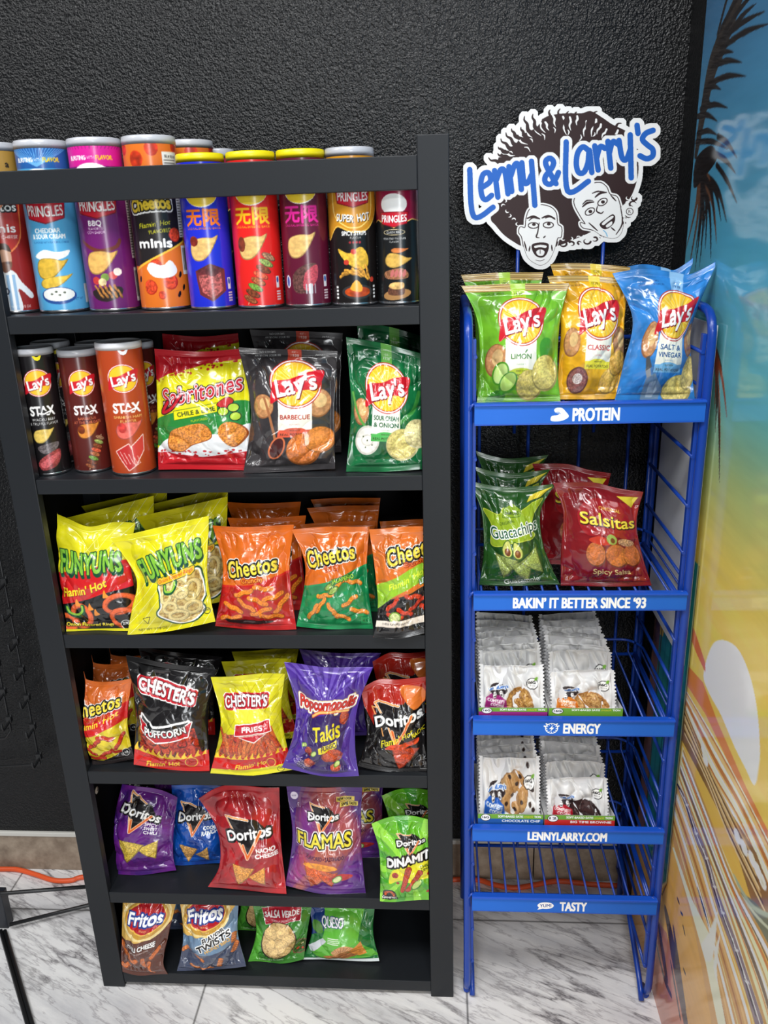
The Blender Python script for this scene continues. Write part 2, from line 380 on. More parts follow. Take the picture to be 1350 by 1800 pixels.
    def tri(s, x, y, r, rot, col=(214, 150, 60), seed=2):
        P = [(x + r*cos(R(rot + a)), y + r*sin(R(rot + a))) for a in (90, 210, 330)]; P2 = []
        for i in range(3):
            a, b = np.array(P[i]), np.array(P[(i+1) % 3]); P2 += [a*0.9 + b*0.1, a*0.1 + b*0.9]
        s.blob(P2, tuple(int(c*0.68) for c in col), n=5); c0 = np.array([x, y]); s.blob([(np.array(p) - c0)*0.9 + c0 - [0.3, 0.5] for p in P2], col, n=5, tex=0.45, f=2.6, seed=seed)
    def curl(s, x, y, l, wd, rot, col=(228, 130, 40), seed=4):
        t = np.linspace(-0.5, 0.5, 9); c, q = cos(R(rot)), sin(R(rot)); a, b = t*l, np.sin(t*9 + seed)*wd*0.16
        P = np.stack([x + a*c - b*q, y + a*q + b*c], 1); s.line(P, wd, tuple(int(v*0.6) for v in col)); s.line(P - [0.2, 0.4], wd*0.8, col, tex=0.4, f=3, seed=seed)
    def noise_fill(s, mk, cols, f=1.0, seed=3):
        if mk is None: return
        r0, c0, k = mk; h, w = k.shape; yy, xx = np.mgrid[r0:r0 + h, c0:c0 + w].astype(np.float32)
        nn = fbm(xx / s.kx * f * 0.3, yy / s.ky * f * 0.3, seed, 3); nn = np.clip((nn - 0.25) * 2, 0, 1); cs = np.array(cols, np.float32) / 255; q = nn * (len(cs) - 1); i = np.clip(q.astype(int), 0, len(cs) - 2); t = (q - i)[..., None]
        s.img[r0:r0 + h, c0:c0 + w][k] = (cs[i] * (1 - t) + cs[i + 1] * t)[k]
    def vgrad(s, stops, x0=0, x1=1):
        ys = np.linspace(0, 1, s.h); c = np.stack([np.interp(ys, [p for p, _ in stops], [q[i] for _, q in stops]) for i in range(3)], 1) / 255
        s.img[:] = c[:, None, :]
# ------------------------------------------------------------------ pillow bags
NB, MBR = 190, 240
def resample(pts, t):
    P = np.array(pts, float); d = np.concatenate([[0], np.cumsum(np.hypot(*np.diff(P, axis=0).T))]); d /= d[-1]
    if len(P) > 2:
        Q = smooth(P, 10); dq = np.concatenate([[0], np.cumsum(np.hypot(*np.diff(Q, axis=0).T))]); dq /= dq[-1]; return np.stack([np.interp(t, dq, Q[:, i]) for i in range(2)], 1)
    return np.stack([np.interp(t, d, P[:, i]) for i in range(2)], 1)
def coons(top, bot, left, right, U, Vv):
    """boundaries are functions of the parameter; v = 0 at the bottom"""
    T, B, L, Rr = top(U), bot(U), left(Vv), right(Vv); u = U[None, :, None]; v = Vv[:, None, None]
    S = (1-v) * B[None] + v * T[None] + (1-u) * L[:, None] + u * Rr[:, None]
    c = (1-u)*(1-v)*B[0] + u*(1-v)*B[-1] + (1-u)*v*T[0] + u*v*T[-1]; return S - c
def make_bag(name, label, cat, art, top, bot, zs, left=(), right=(), yb=None, dy=0.0, lean=9.0, thick=0.05, seed=1, wr=1.0, group=None, crop=(0, 1), back=None, sealw=0.0013, bow=0.045, topfold=0.0, W=100.0, xlim=(-0.357, 0.3575)):
    """a foil bag: top and bottom outlines come as photograph points laid on the bag's own leaning plane standing on a shelf"""
    bc = np.mean(np.array(bot, float), 0)
    if yb is None: yb = float(np.mean([on_z(p, zs + 0.002)[1] for p in bot]))
    yb += dy; ta = math.tan(R(lean)); nrm = np.array([0, -cos(R(lean)), sin(R(lean))]); upv = np.array([0, sin(R(lean)), cos(R(lean))])
    def plane(p):
        d = ray(p); t = ((yb - CAM[1]) + (CAM[2] - zs) * ta) / (d[1] - d[2] * ta); q = CAM + d * t; return np.array([q[0], (q[2] - zs) / cos(R(lean))])
    tp = [plane(p) for p in top]; bp = [plane(p) for p in bot]
    bz = min(p[1] for p in bp); bp = [np.array([p[0], max(p[1], 0.0)]) for p in bp]
    x0 = np.mean([p[0] for p in bp]); sh = np.array([x0, 0.0]); tp = [p - sh for p in tp]; bp = [p - sh for p in bp]
    def side(mids, a, b, sgn):
        P = [plane(p) - sh for p in mids]
        if P: pts = [b] + P[::-1] + [a]
        else:
            w = abs(tp[-1][0] - tp[0][0]); pts = [b * (1-t) + a * t + np.array([sgn * bow * w * sin(pi*t), 0]) for t in (0, .25, .5, .75, 1)]
        return lambda v: resample(pts, v)
    h = np.mean([p[1] for p in tp]); sb = min(0.05, 0.011 / max(h, 0.05)); N = NB; Mm = MBR
    vb = np.linspace(0, 1, Mm); U = np.linspace(0, 1, N)
    S = coons(lambda u: resample(tp, u), lambda u: resample(bp, u), side(left, tp[0], bp[0], 1), side(right, tp[-1], bp[-1], -1), U, vb)
    c = art.out(); cu = np.clip(crop[0] + U * (crop[1] - crop[0]), 0, 1) * (art.n - 1); ci = np.clip(cu.round().astype(int), 0, art.n - 1); rj = np.clip((vb * (art.m - 1)).round().astype(int), 0, art.m - 1); c = c[rj][:, ci]
    uu, vv = np.meshgrid(U, vb); q = np.clip((vv - sb) / (1 - 2*sb), 0, 1)
    Dv = np.clip(4 * q * (1 - q), 0, 1) ** 0.62 * (1.12 - 0.3 * q); Cu = np.clip(1 - np.abs(2*uu - 1) ** 2.3, 0, 1) ** 0.72
    env = np.clip(np.minimum(q, 1 - q) / 0.06, 0, 1) * np.clip(np.minimum(uu, 1 - uu) / 0.05, 0, 1)
    asp = h / max(0.03, abs(tp[-1][0] - tp[0][0])); X, Y = uu * 4.2, vv * 4.2 * asp
    rid = lambda n_: 1 - np.abs(2 * n_ - 1)
    wx = fbm(X * 0.7, Y * 0.7, seed + 11, 2) * 2.2
    cr_t = rid(vnoise(X * 2.1 + wx, Y * 0.35, seed)) ** 2 * np.exp(-(1 - q) / 0.2); cr_b = rid(vnoise(X * 2.1 + wx, Y * 0.35, seed + 5)) ** 2 * np.exp(-q / 0.14)
    dg = rid(vnoise((X + Y) * 0.75 + wx * .6, (X - Y) * 0.28, seed + 7)) ** 3 + rid(vnoise((X - Y) * 0.75 + wx * .6, (X + Y) * 0.28, seed + 9)) ** 3
    eg = np.clip(np.abs(2*uu - 1) * 1.3 - 0.1, 0, 1); lump = fbm(X * 0.6, Y * 0.6, seed + 2, 2) - 0.5
    fine = rid(fbm(X * 2.6 + wx, Y * 2.6, seed + 21, 2)) - 0.5
    wrk = (-0.0095 * cr_t - 0.0075 * cr_b - 0.0065 * dg * (0.45 + 0.55 * eg) + 0.015 * lump + 0.0016 * fine) * wr
    backd = -thick * 0.38 * Dv * Cu; depth = np.maximum(thick * 0.62 * Dv * Cu + wrk * env, backd * .4)
    ph = seed * 1.7; wave = 0.004 * np.sin(2*pi*(uu * 1.15 + ph)) * np.clip((vv - 0.86) / 0.14, 0, 1) + topfold * np.clip((vv - 0.9) / 0.1, 0, 1) ** 2
    wave += 0.003 * np.sin(2*pi*(uu * 0.9 + ph * 1.3)) * np.clip((0.1 - vv) / 0.1, 0, 1)
    ridge_ = 0.00035 * np.sin(vv * h * 2*pi / 0.0022) * ((vv < sb * 0.95) | (vv > 1 - sb * 0.95))
    P0 = np.zeros(S.shape[:2] + (3,)); P0[..., 0] = S[..., 0]; P0 += S[..., 1:2] * upv
    P0[..., 2] = np.maximum(P0[..., 2], 0.0005)
    F_ = P0 + (depth + wave + ridge_)[..., None] * nrm; F_[..., 2] = np.maximum(F_[..., 2], 0.0008); F_[..., 0] = np.clip(F_[..., 0], xlim[0] - x0, xlim[1] - x0)
    step = 6; iu = np.unique(np.concatenate([np.arange(0, N, step), [N - 1]]))
    B_ = P0 + (backd + wave - sealw)[..., None] * nrm; B_[..., 2] = np.maximum(B_[..., 2], 0.0006); B_[..., 0] = np.clip(B_[..., 0], xlim[0] - x0, xlim[1] - x0)
    root = thing(name, label, cat, (x0, yb, zs), group)
    bcol = np.array(back if back is not None else art.img[art.h // 12].mean(0) * 255) / 255.0
    jb, jt = int(round(sb * (Mm - 1))), int(round((1 - sb) * (Mm - 1)))
    def part(nm, a, b):
        f = F_[a:b + 1]; jv = np.unique(np.concatenate([np.arange(a, b, step), [b]])); bk = B_[jv][:, iu]
        rim = [np.stack([F_[a:b+1, 0], B_[a:b+1, 0]], 1), np.stack([F_[a:b+1, -1], B_[a:b+1, -1]], 1)]; ends = [np.stack([F_[a], B_[a]], 0), np.stack([F_[b], B_[b]], 0)]
        g = [(f, c[a:b+1], False), (bk, np.broadcast_to(bcol, bk.shape), True), (rim[0], np.stack([c[a:b+1, 0]]*2, 1), True), (rim[1], np.stack([c[a:b+1, -1]]*2, 1), False), (ends[0], np.stack([c[a]]*2, 0), True), (ends[1], np.stack([c[b]]*2, 0), False)]
        return link_mesh(nm, grid_mesh(nm, g), root, [M['film']])
    part('pouch', jb, jt); part('top_seal', jt, Mm - 1); part('bottom_seal', 0, jb)
    root['_top'] = [float(np.mean([p[0] for p in tp])), float(h * upv[1]), float(h * upv[2])]
    return root
def bag_behind(src, label, px, y, zs, rz=0.0, sz=None, zmax=None, group=None, rx=0.0, sx=1.0, sy=0.75):
    """a second bag of the same kind further back: its top centre lands under the given photograph point"""
    tx, ty, tz = src['_top']; t = on_y(px, y + ty * sy); s_ = (t[2] - zs) / tz
    if zmax: s_ = min(s_, (zmax - zs) / tz)
    s_ = min(max(s_, 0.8), 1.25)
    return dup(src, (t[0] - tx, y, zs), label, rz, (sx, sy, s_), group, rx)

# ------------------------------------------------------------------ printed designs
def new(H=130, bg=W_): return Art(NB, MBR, H, bg)
def brand_sun(a, x, y, r, word="Lay's", rib=(206, 30, 44), rays=True, small=False):
    a.ell(x, y, r * 1.09, r * 1.09, (190, 40, 40)); a.ell(x, y, r * 1.05, r * 1.05, W_); a.ell(x, y, r, r, (192, 60, 40)); a.ell(x, y, r * 0.96, r * 0.96, (246, 196, 44))
    if rays:
        for k in range(26):
            t = 2*pi*k/26; a.line([(x + r*.25*cos(t), y + r*.25*sin(t)), (x + r*.9*cos(t), y + r*.9*sin(t))], r*.035, (252, 222, 120))
    a.blob([(x - r*1.12, y + r*.85), (x - r*1.0, y + r*.1), (x - r*.85, y - r*.12), (x - r*.2, y - r*.22), (x + r*.4, y - r*.5), (x + r*1.14, y - r*.62), (x + r*1.06, y - r*.05), (x + r*.92, y + r*.22), (x + r*.3, y + r*.28), (x - r*.3, y + r*.5), (x - r*.75, y + r*.68)], rib, n=6)
    a.text(word, x + r*.02, y + r*.02, r*.74, W_, sx=0.95, rot=-13, shear=0.1, bold=0.03, sh=(r*.035, r*.05, (120, 10, 20)), width=r*1.72)
def lays(bg, flavor, fcol, strip, extras, H=140, cx=56, cy=41, r=27, band=None, est=None, warm=(226, 190, 110), dark=W_, gold=0):
    a = new(H, bg); mk = a.edges(a.pe([(0, 0), (100, 0), (100, H), (0, H)])); a.noise_fill(mk, [tuple(int(c*.86) for c in bg), bg, tuple(min(255, int(c*1.1)) for c in bg)], 0.25)
    if est is not None:
        a.rect(cx - 7, 0, cx + 7, cy - r*.8, est); a.text('–EST–', cx, cy - r*1.42, 2.0, dark, bold=0.01); a.text('1938', cx, cy - r*1.26, 3.2, dark, bold=0.02)
        a.text('NO COLORS', cx - 28, cy - 36, 2.0, dark, rot=-3); a.text('ARTIFICIAL SOURCES', cx - 28, cy - 32, 2.0, dark, rot=-3); a.text('ARTIFICIAL', cx + 28, cy - 34, 2.0, dark, rot=4)
    if gold:
        for k in range(8): a.rect(-1, k*gold/8, 101, (k+1)*gold/8, [(196, 160, 84), (120, 92, 44), (226, 196, 120), (150, 116, 58)][k % 4])
        a.rect(cx - 7, 0, cx + 7, gold, est)
    for f in extras.get('under', ()): f(a)
    a.poly([(cx - 20, cy + 15), (cx + 18, cy + 15), (cx + 18.5, cy + 53), (cx - 21, cy + 53)], (246, 243, 230))
    a.poly([(cx - 21, cy + 53), (cx + 18.5, cy + 53), (cx + 18.5, cy + 61.5), (cx - 21, cy + 61.5)], strip); a.ell(cx - 1, cy + 54, 13, 3.6, strip)
    a.text('MADE WITH', cx - 1, cy + 53.5, 1.5, (60, 50, 30), bold=0.01); a.text('REAL POTATOES', cx - 1, cy + 58.3, 2.7, (50, 40, 30), bold=0.02, width=34)
    brand_sun(a, cx, cy, r)
    yy = cy + (38 if len(flavor) == 1 else 34.5)
    for i, t in enumerate(flavor): a.text(t, cx - 1, yy + i*8, 5.4 if len(flavor) == 1 else 5.2, fcol, bold=0.03, width=min(34, 5.0*len(t)))
    a.text('FLAVORED', cx - 1, cy + 46.5 + (2 if len(flavor) > 1 else 0), 1.7, tuple(int(c*.6 + 100) for c in fcol))
    for f in extras.get('over', ()): f(a)
    return a
def potato(x, y, rx=10, ry=13, rot=10): return lambda a: (a.ell(x, y, rx, ry, (150, 96, 60), rot), a.ell(x + .5, y - .6, rx*.92, ry*.92, (196, 140, 92), rot, tex=.2, f=1.2), a.ell(x + 2, y - 3, rx*.5, ry*.5, (228, 190, 130), rot, tex=.1))
def chipf(*k, **q): return lambda a: a.chip(*k, **q)
def stax(bg, lines, col, kind, twist=0):
    a = Art(270, 230, 100, bg); x = 50 + twist
    brand_sun(a, x, 25, 10.2, rays=False)
    a.text('STAX', x, 47.5, 7.2, W_, bold=0.05, width=19); a.poly([(x - 1.5, 51.2), (x + .6, 46.5), (x + 6, 50)], bg)
    a.line([(x - 3, 49.6), (x + 1, 50.2), (x + 5, 48.6)], 1.2, W_)
    for i, t in enumerate(lines): a.text(t, x, 54.6 + i*3.3, 2.2, col, bold=0.03, width=min(23, 1.85*len(t)))
    if kind == 'beef':
        a.saddle(x - 2, 68, 17, 12, (228, 196, 96)); a.blob([(x - 8, 77), (x + 8, 74), (x + 6, 80), (x - 4, 83)], (104, 96, 98), tex=.5, f=3)
        a.blob([(x - 10, 91), (x - 4, 85), (x + 8, 80), (x + 9, 86), (x + 4, 94), (x - 7, 97)], (150, 60, 62), tex=.4, f=3); a.blob([(x - 8, 91), (x + 6, 83), (x + 7, 86), (x - 4, 95)], (206, 96, 100), tex=.3, f=4)
    elif kind == 'bbq':
        a.saddle(x, 65, 19, 13, (214, 136, 52)); a.ell(x - 6, 64, 3, 3.6, (120, 50, 20), tex=.3); skewer(a, x + 3, 84, -64, 26)
    else:
        a.saddle(x, 65, 20, 14, (224, 104, 92)); a.ell(x - 5, 63, 3, 4, (196, 60, 54), tex=.3)
        a.poly([(x - 12, 82), (x - 2, 76), (x + 3, 92), (x - 4, 97)], (190, 44, 44), ol=((.6, (240, 200, 190)),)); a.poly([(x, 78), (x + 9, 70), (x + 8, 82), (x + 1, 93)], (206, 58, 54), ol=((.6, (244, 206, 196)),))
        for k in range(5): a.line([(x - 9 + k*3, 82 + k), (x - 5 + k*2.4, 92)], .5, (240, 180, 170))
    a.rect(x + 20, 24, x + 23, 62, (214, 214, 214)); 
    for k in range(14): a.rect(x + 20.4, 25 + k*2.6, x + 22.6, 26.2 + k*2.6, (90, 90, 90))
    return a
def skewer(a, x, y, rot, l, cols=((150, 84, 50), (120, 60, 36), (110, 150, 60), (170, 96, 56), (214, 90, 60), (130, 66, 40), (150, 170, 90), (160, 120, 90))):
    c, q = cos(R(rot)), sin(R(rot)); n = len(cols); a.line([(x - c*l*.62, y - q*l*.62), (x + c*l*.6, y + q*l*.6)], .6, (214, 190, 150))
    for i, k in enumerate(cols):
        t = (i / (n - 1) - .5) * l; a.ell(x + c*t, y + q*t, l*.07, l*.17, tuple(int(v*.55) for v in k), rot); a.ell(x + c*t - .2, y + q*t - .2, l*.06, l*.155, k, rot, tex=.55, f=4, seed=i)
def can_art(bg): return Art(270, 230, 100, bg)
def tube_logo(a, x, y, s=1.0, word='PRINGLES', col=(196, 22, 44)):
    a.poly([(x - 13*s, y - 6*s), (x + 13*s, y - 6*s), (x + 11.5*s, y + 3.4*s), (x, y + 6.6*s), (x - 11.5*s, y + 3.4*s)], col, ol=((.5, (120, 10, 24)),)); a.text(word, x, y - 1.2*s, 6.2*s, W_, bold=0.03, width=23*s, arc=-0.14, sh=(.3, .4, (120, 0, 20)))
def backprint(a, x, y0=20, y1=96, w=9):
    a.rect(x, y0, x + w, y1*.72, (232, 232, 232))
    for k in range(int((y1*.72 - y0) / 1.6)): a.rect(x + .6, y0 + .5 + k*1.6, x + w*(.55 + .4*((k*37) % 10)/10), y0 + 1.1 + k*1.6, (60, 60, 62))
    a.rect(x, y1*.78, x + w, y1, (238, 238, 238))
    for k in range(9): a.rect(x + .7 + k*w*.1, y1*.8, x + .7 + k*w*.1 + w*(.03 + .02*(k % 3)), y1*.97, (30, 30, 30))
def art_sourcheddar():
    a = can_art((84, 168, 216)); x = 46; a.rect(0, 0, 100, 15, (38, 96, 168))
    for k in range(22): a.line([(x, 14), (x + (k - 10.5)*2.4, 2 - abs(k - 10.5)*.1)], .35, (110, 180, 236))
    a.text('BURSTING', x - 7.6, 10, 2.3, W_, bold=.03, width=11); a.text('WITH', x + .9, 10, 1.7, W_, bold=.03, width=4.2); a.text('FLAVOR', x + 9, 10, 2.5, (250, 214, 30), bold=.04, width=10)
    a.ell(x, 24, 12, 9, W_); tube_logo(a, x, 40, 1.0)
    a.text('CHEDDAR', x, 51, 2.7, W_, bold=.04, width=16); a.text('& SOUR CREAM', x, 54.4, 2.7, W_, bold=.04, width=21); a.text('FLAVORED WITH NATURAL CHEESE', x + 1, 58, 1.2, (30, 90, 150), width=23)
    a.blob([(x - 11, 66), (x - 4, 62.5), (x + 4, 64), (x + 12, 63), (x + 9, 67), (x, 69), (x - 8, 68)], (244, 244, 240), tex=.06); a.saddle(x - 1, 74, 20, 14, (216, 176, 62), 8); a.saddle(x + 1, 82, 22, 7, (226, 186, 66), -6)
    a.ell(x + 1, 90.5, 11.5, 5.4, (40, 80, 150)); a.ell(x + 1, 89.8, 10.4, 4.2, (240, 240, 236)); [a.ell(x + dx, 89.5 + dz, .9, .6, (80, 90, 70)) for dx, dz in ((-3, 0), (2, .6), (5, -.8), (0, -1.4))]
    a.text('NET WT', x + 14, 93, 1.3, (30, 80, 140)); a.rect(x + 20, 84, x + 26, 96, (236, 238, 240)); return a
def art_bbqtube():
    a = can_art((106, 28, 104)); x = 46; a.rect(0, 0, 100, 15, (216, 30, 150)); a.text('BURSTING', x - 7.6, 10, 2.3, W_, bold=.03, width=11); a.text('WITH', x + .9, 10, 1.7, W_, bold=.03, width=4.2); a.text('FLAVOR', x + 9, 10, 2.5, (250, 214, 30), bold=.04, width=10)
    for k in range(18): a.line([(x + (k - 8.5)*2.2, 5), (x + (k - 8.5)*2.6, 2)], .4, (150, 20, 110))
    a.ell(x, 22, 13, 9, W_); tube_logo(a, x, 38, 1.0)
    a.text('BBQ', x - 2, 47.6, 3.2, W_, bold=.05, width=8); a.text('FLAVORED', x - 2, 50.8, 1.4, W_, bold=.02); a.text('CON SABOR', x - 2, 53, 1.4, W_, bold=.02)
    a.line(smooth([(x - 13, 58), (x - 7, 62), (x, 64), (x + 9, 62), (x + 12, 58)], 6), 2.2, (110, 50, 40)); a.saddle(x - 1, 71, 20, 15, (226, 176, 96), 4)
    for dx, dz, c in ((-6, 82, (196, 60, 60)), (0, 80, (120, 150, 70)), (5, 79, (200, 70, 70)), (8, 77, (236, 220, 210)), (-2, 83, (220, 200, 150))): a.ell(x + dx, dz, 2.6, 2.4, c, tex=.2)
    a.blob([(x - 9, 88), (x + 8, 86), (x + 9, 91), (x, 95), (x - 8, 93)], (44, 34, 34)); [a.curl(x + dx, 89, 8, 1.6, 60, (178, 120, 60), i) for i, dx in enumerate((-5, -2, 1, 4, 7))]
    backprint(a, x + 21); return a
def art_minis(nacho=False):
    a = can_art((226, 116, 36) if not nacho else (150, 34, 30)); x = 47
    if not nacho:
        for dx, dz, r in ((-16, 6, 3), (-6, 12, 4.4), (4, 6, 4), (14, 13, 3.2), (20, 5, 3), (-24, 14, 3)): a.ell(x + dx, dz, r, r*1.1, (196, 54, 26), tex=.35)
        a.rect(x + 10, 8, x + 22, 20, (240, 240, 236)); a.text('Nutrition', x + 16, 10.5, 2, K_, bold=.03, width=9); [a.rect(x + 11, 12.5 + k*1.5, x + 20, 13.1 + k*1.5, (80, 80, 80)) for k in range(5)]
        a.poly([(x - 20, 18), (x + 20, 18), (x + 20, 60), (x + 6, 66), (x - 14, 74), (x - 20, 74)], (34, 30, 32)); a.line(smooth([(x + 20, 60), (x + 6, 66), (x - 16, 76)]), 1.2, (240, 190, 60))
        a.text('Cheetos', x - 1, 38, 7, (248, 214, 60), bold=.05, width=26, rot=-4, ol=((1.5, W_), (.8, K_)), arc=.15)
        a.text("Flamin' Hot", x + 1, 49.2, 3, (236, 232, 40), shear=.25, rot=-6, bold=.02, width=20); a.text('FLAVORED', x + 4, 53.4, 2.2, (236, 232, 40), bold=.03, rot=-5, width=14)
        a.text('minis', x, 60.4, 5.4, W_, bold=.04, width=21)
        for dx, dz, r in ((-6, 87, 4.4), (7, 84, 4.6), (-1, 74, 3.8), (13, 56, 4), (1, 92, 2.4)): a.ell(x + dx, dz, r, r*1.05, (176, 40, 24)); a.ell(x + dx - .3, dz - .3, r*.9, r*.95, (214, 70, 40), tex=.4, f=3)
        a.blob([(x - 7, 76), (x - 4, 72), (x + 3, 74), (x + 8, 71), (x + 12, 77), (x + 8, 81), (x - 2, 81)], (238, 238, 240))
        for dx, dz in ((14, 80), (16, 88), (12, 92), (-14, 82)): a.ell(x + dx, dz, 1, 2, K_, 20)
        backprint(a, x + 17, 30, 80, 5)
    else:
        a.rect(0, 0, 100, 16, (178, 138, 60)); a.blob([(x - 20, 6), (x - 14, 3), (x - 12, 12), (x - 20, 12)], (60, 30, 20)); a.text('a', x + 12, 11, 4, K_, bold=.03)
        a.blob([(x - 22, 20), (x + 12, 20), (x + 14, 44), (x + 10, 58), (x - 4, 66), (x - 24, 66)], (186, 50, 40), ol=((.9, (236, 130, 70)),)); a.text('Doritos', x, 36, 5, W_, bold=.04, width=26, ol=((.7, K_),)); a.line([(x + 6, 33), (x - 2, 43), (x - 8, 30)], .9, (226, 120, 60))
        a.text('minis', x, 48.6, 5.2, W_, bold=.03, width=21); a.text('NACHO CHEESE', x, 54, 2, W_, bold=.03, width=22)
        # footballer in a striped shirt, from the waist up
        a.blob([(x - 14, 96), (x - 13, 84), (x - 9, 76), (x - 2, 73), (x + 5, 75), (x + 9, 82), (x + 16, 90), (x + 13, 92), (x + 6, 86), (x + 6, 100), (x - 14, 100)], (236, 238, 240))
        for k in range(5): a.poly([(x - 11 + k*3.6, 77), (x - 9.2 + k*3.6, 77), (x - 9.6 + k*3.6, 99), (x - 11.4 + k*3.6, 99)], (150, 190, 226))
        a.text('10', x - 2, 87, 4, (30, 34, 60), bold=.05); a.blob([(x - 5, 72), (x - 4, 62), (x + 2, 60), (x + 5, 64), (x + 4, 71), (x, 75)], (206, 158, 130)); a.blob([(x - 5.4, 64), (x - 3, 58.6), (x + 3, 58), (x + 5.4, 63), (x, 61.4)], (70, 46, 34)); a.blob([(x - 3.4, 70), (x + 4.4, 69), (x + 3, 74), (x - 1, 75.4)], (120, 76, 56)); a.ell(x + 2.2, 69.6, 1.3, .9, (70, 20, 20))
        a.text('NET WT 5 1/8 OZ', x + 4, 97, 1.7, W_, bold=.03, width=17)
    return a
WU = [[(8, 12, 92, 12)], ]
def infinite(a, x, y, s, col):
    """the two characters that read 'without limit' in heavy brush strokes"""
    k = s / 10.0; P = lambda *q: [(x + px*k, y + py*k) for px, py in q]; w = 1.55 * k
    for q in (P((-10, -4.2), (-1.4, -4.2)), P((-10.6, -.8), (-.9, -.8)), P((-5.6, -4.2), (-6, -.8), (-7.4, 2.4), (-10.4, 4.6)), P((-4.4, -.8), (-4.4, 3.4), (-3.8, 4.2), (-1.2, 4.2), (-1, 2.4)),
              P((1.4, -4.8), (1.4, 5)), P((1.4, -4.4), (4.4, -4.4), (3, -1.6), (4.4, .4), (3.4, 2), (2.2, 2)), P((5.8, -4.4), (5.8, 4.4), (7.6, 3.4)), P((5.8, -4.4), (10.2, -4.4), (10.2, -.4), (5.8, -.4)), P((5.8, -2.4), (10.2, -2.4)), P((7.4, -.4), (8.6, 2.6), (11, 4.8)), P((10.4, 1), (8.8, 2.2))): a.line(q, w, col)
def wuxian(bg, col, kind):
    a = can_art(bg); x = 48
    a.ell(x, 22, 12, 11, W_); a.ell(x, 22, 11.2, 10.2, (222, 50, 44)); a.blob([(x - 11, 23), (x - 4, 26), (x + 6, 25), (x + 11, 22), (x + 9, 29), (x, 32.4), (x - 8, 30)], (240, 206, 50)); a.text("Lay's", x, 20, 6, W_, bold=.03, width=18, rot=-8)
    infinite(a, x - .5, 39.5, 10.6, col); a.text('ORIGINAL BARBECUE FLAVOR', x, 46.6, 1.5, col, bold=.03, width=24)
    a.saddle(x - 1, 60, 21, 16, (226, 184, 112), -4)
    if kind == 'rib': a.ell(x - 8, 55, 3.2, 3.4, (120, 40, 30), tex=.4); a.poly([(x - 9, 75), (x + 2, 70), (x + 12, 74), (x + 12, 89), (x + 2, 96), (x - 7, 91)], (110, 44, 50)); a.poly([(x - 7, 78), (x + 9, 76), (x + 10, 88), (x + 2, 94), (x - 5, 89)], (168, 86, 84), tex=.6, f=3); a.poly([(x - 9, 75), (x + 2, 70), (x + 12, 74), (x + 4, 79)], (96, 44, 48), tex=.4, f=2)
    elif kind == 'skewer': a.ell(x - 9, 58, 3, 5, (120, 50, 34), tex=.4); skewer(a, x + 2, 81, -62, 32)
    else: a.blob([(x - 9, 82), (x - 5, 76), (x + 3, 72), (x + 9, 73), (x + 8, 82), (x + 2, 91), (x - 7, 91)], (96, 62, 58), tex=.5, f=3); a.blob([(x + 1, 78), (x + 9, 73), (x + 9, 82), (x + 3, 90), (x - 1, 88)], (186, 70, 84), tex=.35, f=4); a.line([(x + 4, 86), (x + 4, 99)], 1.6, (200, 200, 204)); [a.line([(x + 1 + k*2, 86), (x + 1 + k*2, 92)], .7, (190, 190, 196)) for k in range(4)]; a.ell(x - 13, 84, 2.2, 4.4, (220, 226, 236)); a.ell(x - 13, 84, 1.4, 3.4, (60, 90, 170))
    a.rect(x + 14, 80, x + 17, 88, (230, 230, 234)); a.ell(x + 15.5, 82.5, 1, 2, (50, 90, 170)); [a.rect(x + 14, 90 + k*1.8, x + 18, 91 + k*1.8, (226, 210, 214)) for k in range(4)]
    return a
def art_superhot():
    a = can_art((24, 20, 20)); x = 51; a.blob([(x - 24, 0), (x + 24, 0), (x + 22, 30), (x + 12, 48), (x, 52), (x - 12, 48), (x - 22, 56), (x - 26, 30)], (206, 142, 34), ol=((.8, (240, 190, 80)), )); a.line(smooth([(x - 15, 22), (x - 14, 40), (x - 6, 48), (x, 49.5), (x + 6, 48), (x + 13, 40), (x + 14, 22)]), .8, (246, 214, 120))
    a.ell(x, 20, 11, 8, W_); tube_logo(a, x, 30, .92); a.text('SUPER', x - 6, 43, 4.6, W_, bold=.03, width=12, rot=6, sh=(.4, .5, K_)); a.text('HOT', x + 7, 42.6, 5, W_, bold=.03, width=9, rot=-8, sh=(.4, .5, K_)); a.text('SPICY STRIPS', x, 53, 2.6, W_, bold=.04, width=17); a.text('FLAVOUR', x + 1, 56, 1.2, W_)
    [a.ell(x - 3 + k*2.2, 59, .8, .8, (170, 40, 50)) for k in range(4)]; a.blob([(x - 12, 63), (x - 4, 66), (x + 4, 62), (x + 9, 68), (x + 8, 76), (x, 76), (x - 8, 70)], (228, 182, 60), tex=.25, f=2); [a.ell(x + dx, dz, 1.8, 1.8, (196, 60, 44)) for dx, dz in ((-1, 65), (-6, 72), (12, 84))]
    for k in range(8): a.curl(x - 7 + k*2.2, 80 - (k % 3), 9, 1.8, -24 + k*14, (226, 160, 60), k)
    a.ell(x + 1, 92, 11, 5, (50, 50, 52)); a.ell(x + 1, 92, 9, 3.6, (186, 70, 24), tex=.4); a.blob([(x - 4, 90), (x, 84), (x + 4, 88), (x + 3, 92)], (240, 170, 50)); [a.rect(x - 15, 88 + k*2.4, x - 13, 89.4 + k*2.4, W_) for k in range(4)]; [a.rect(x + 13, 88 + k*2.4, x + 15, 89.4 + k*2.4, W_) for k in range(4)]
    return a
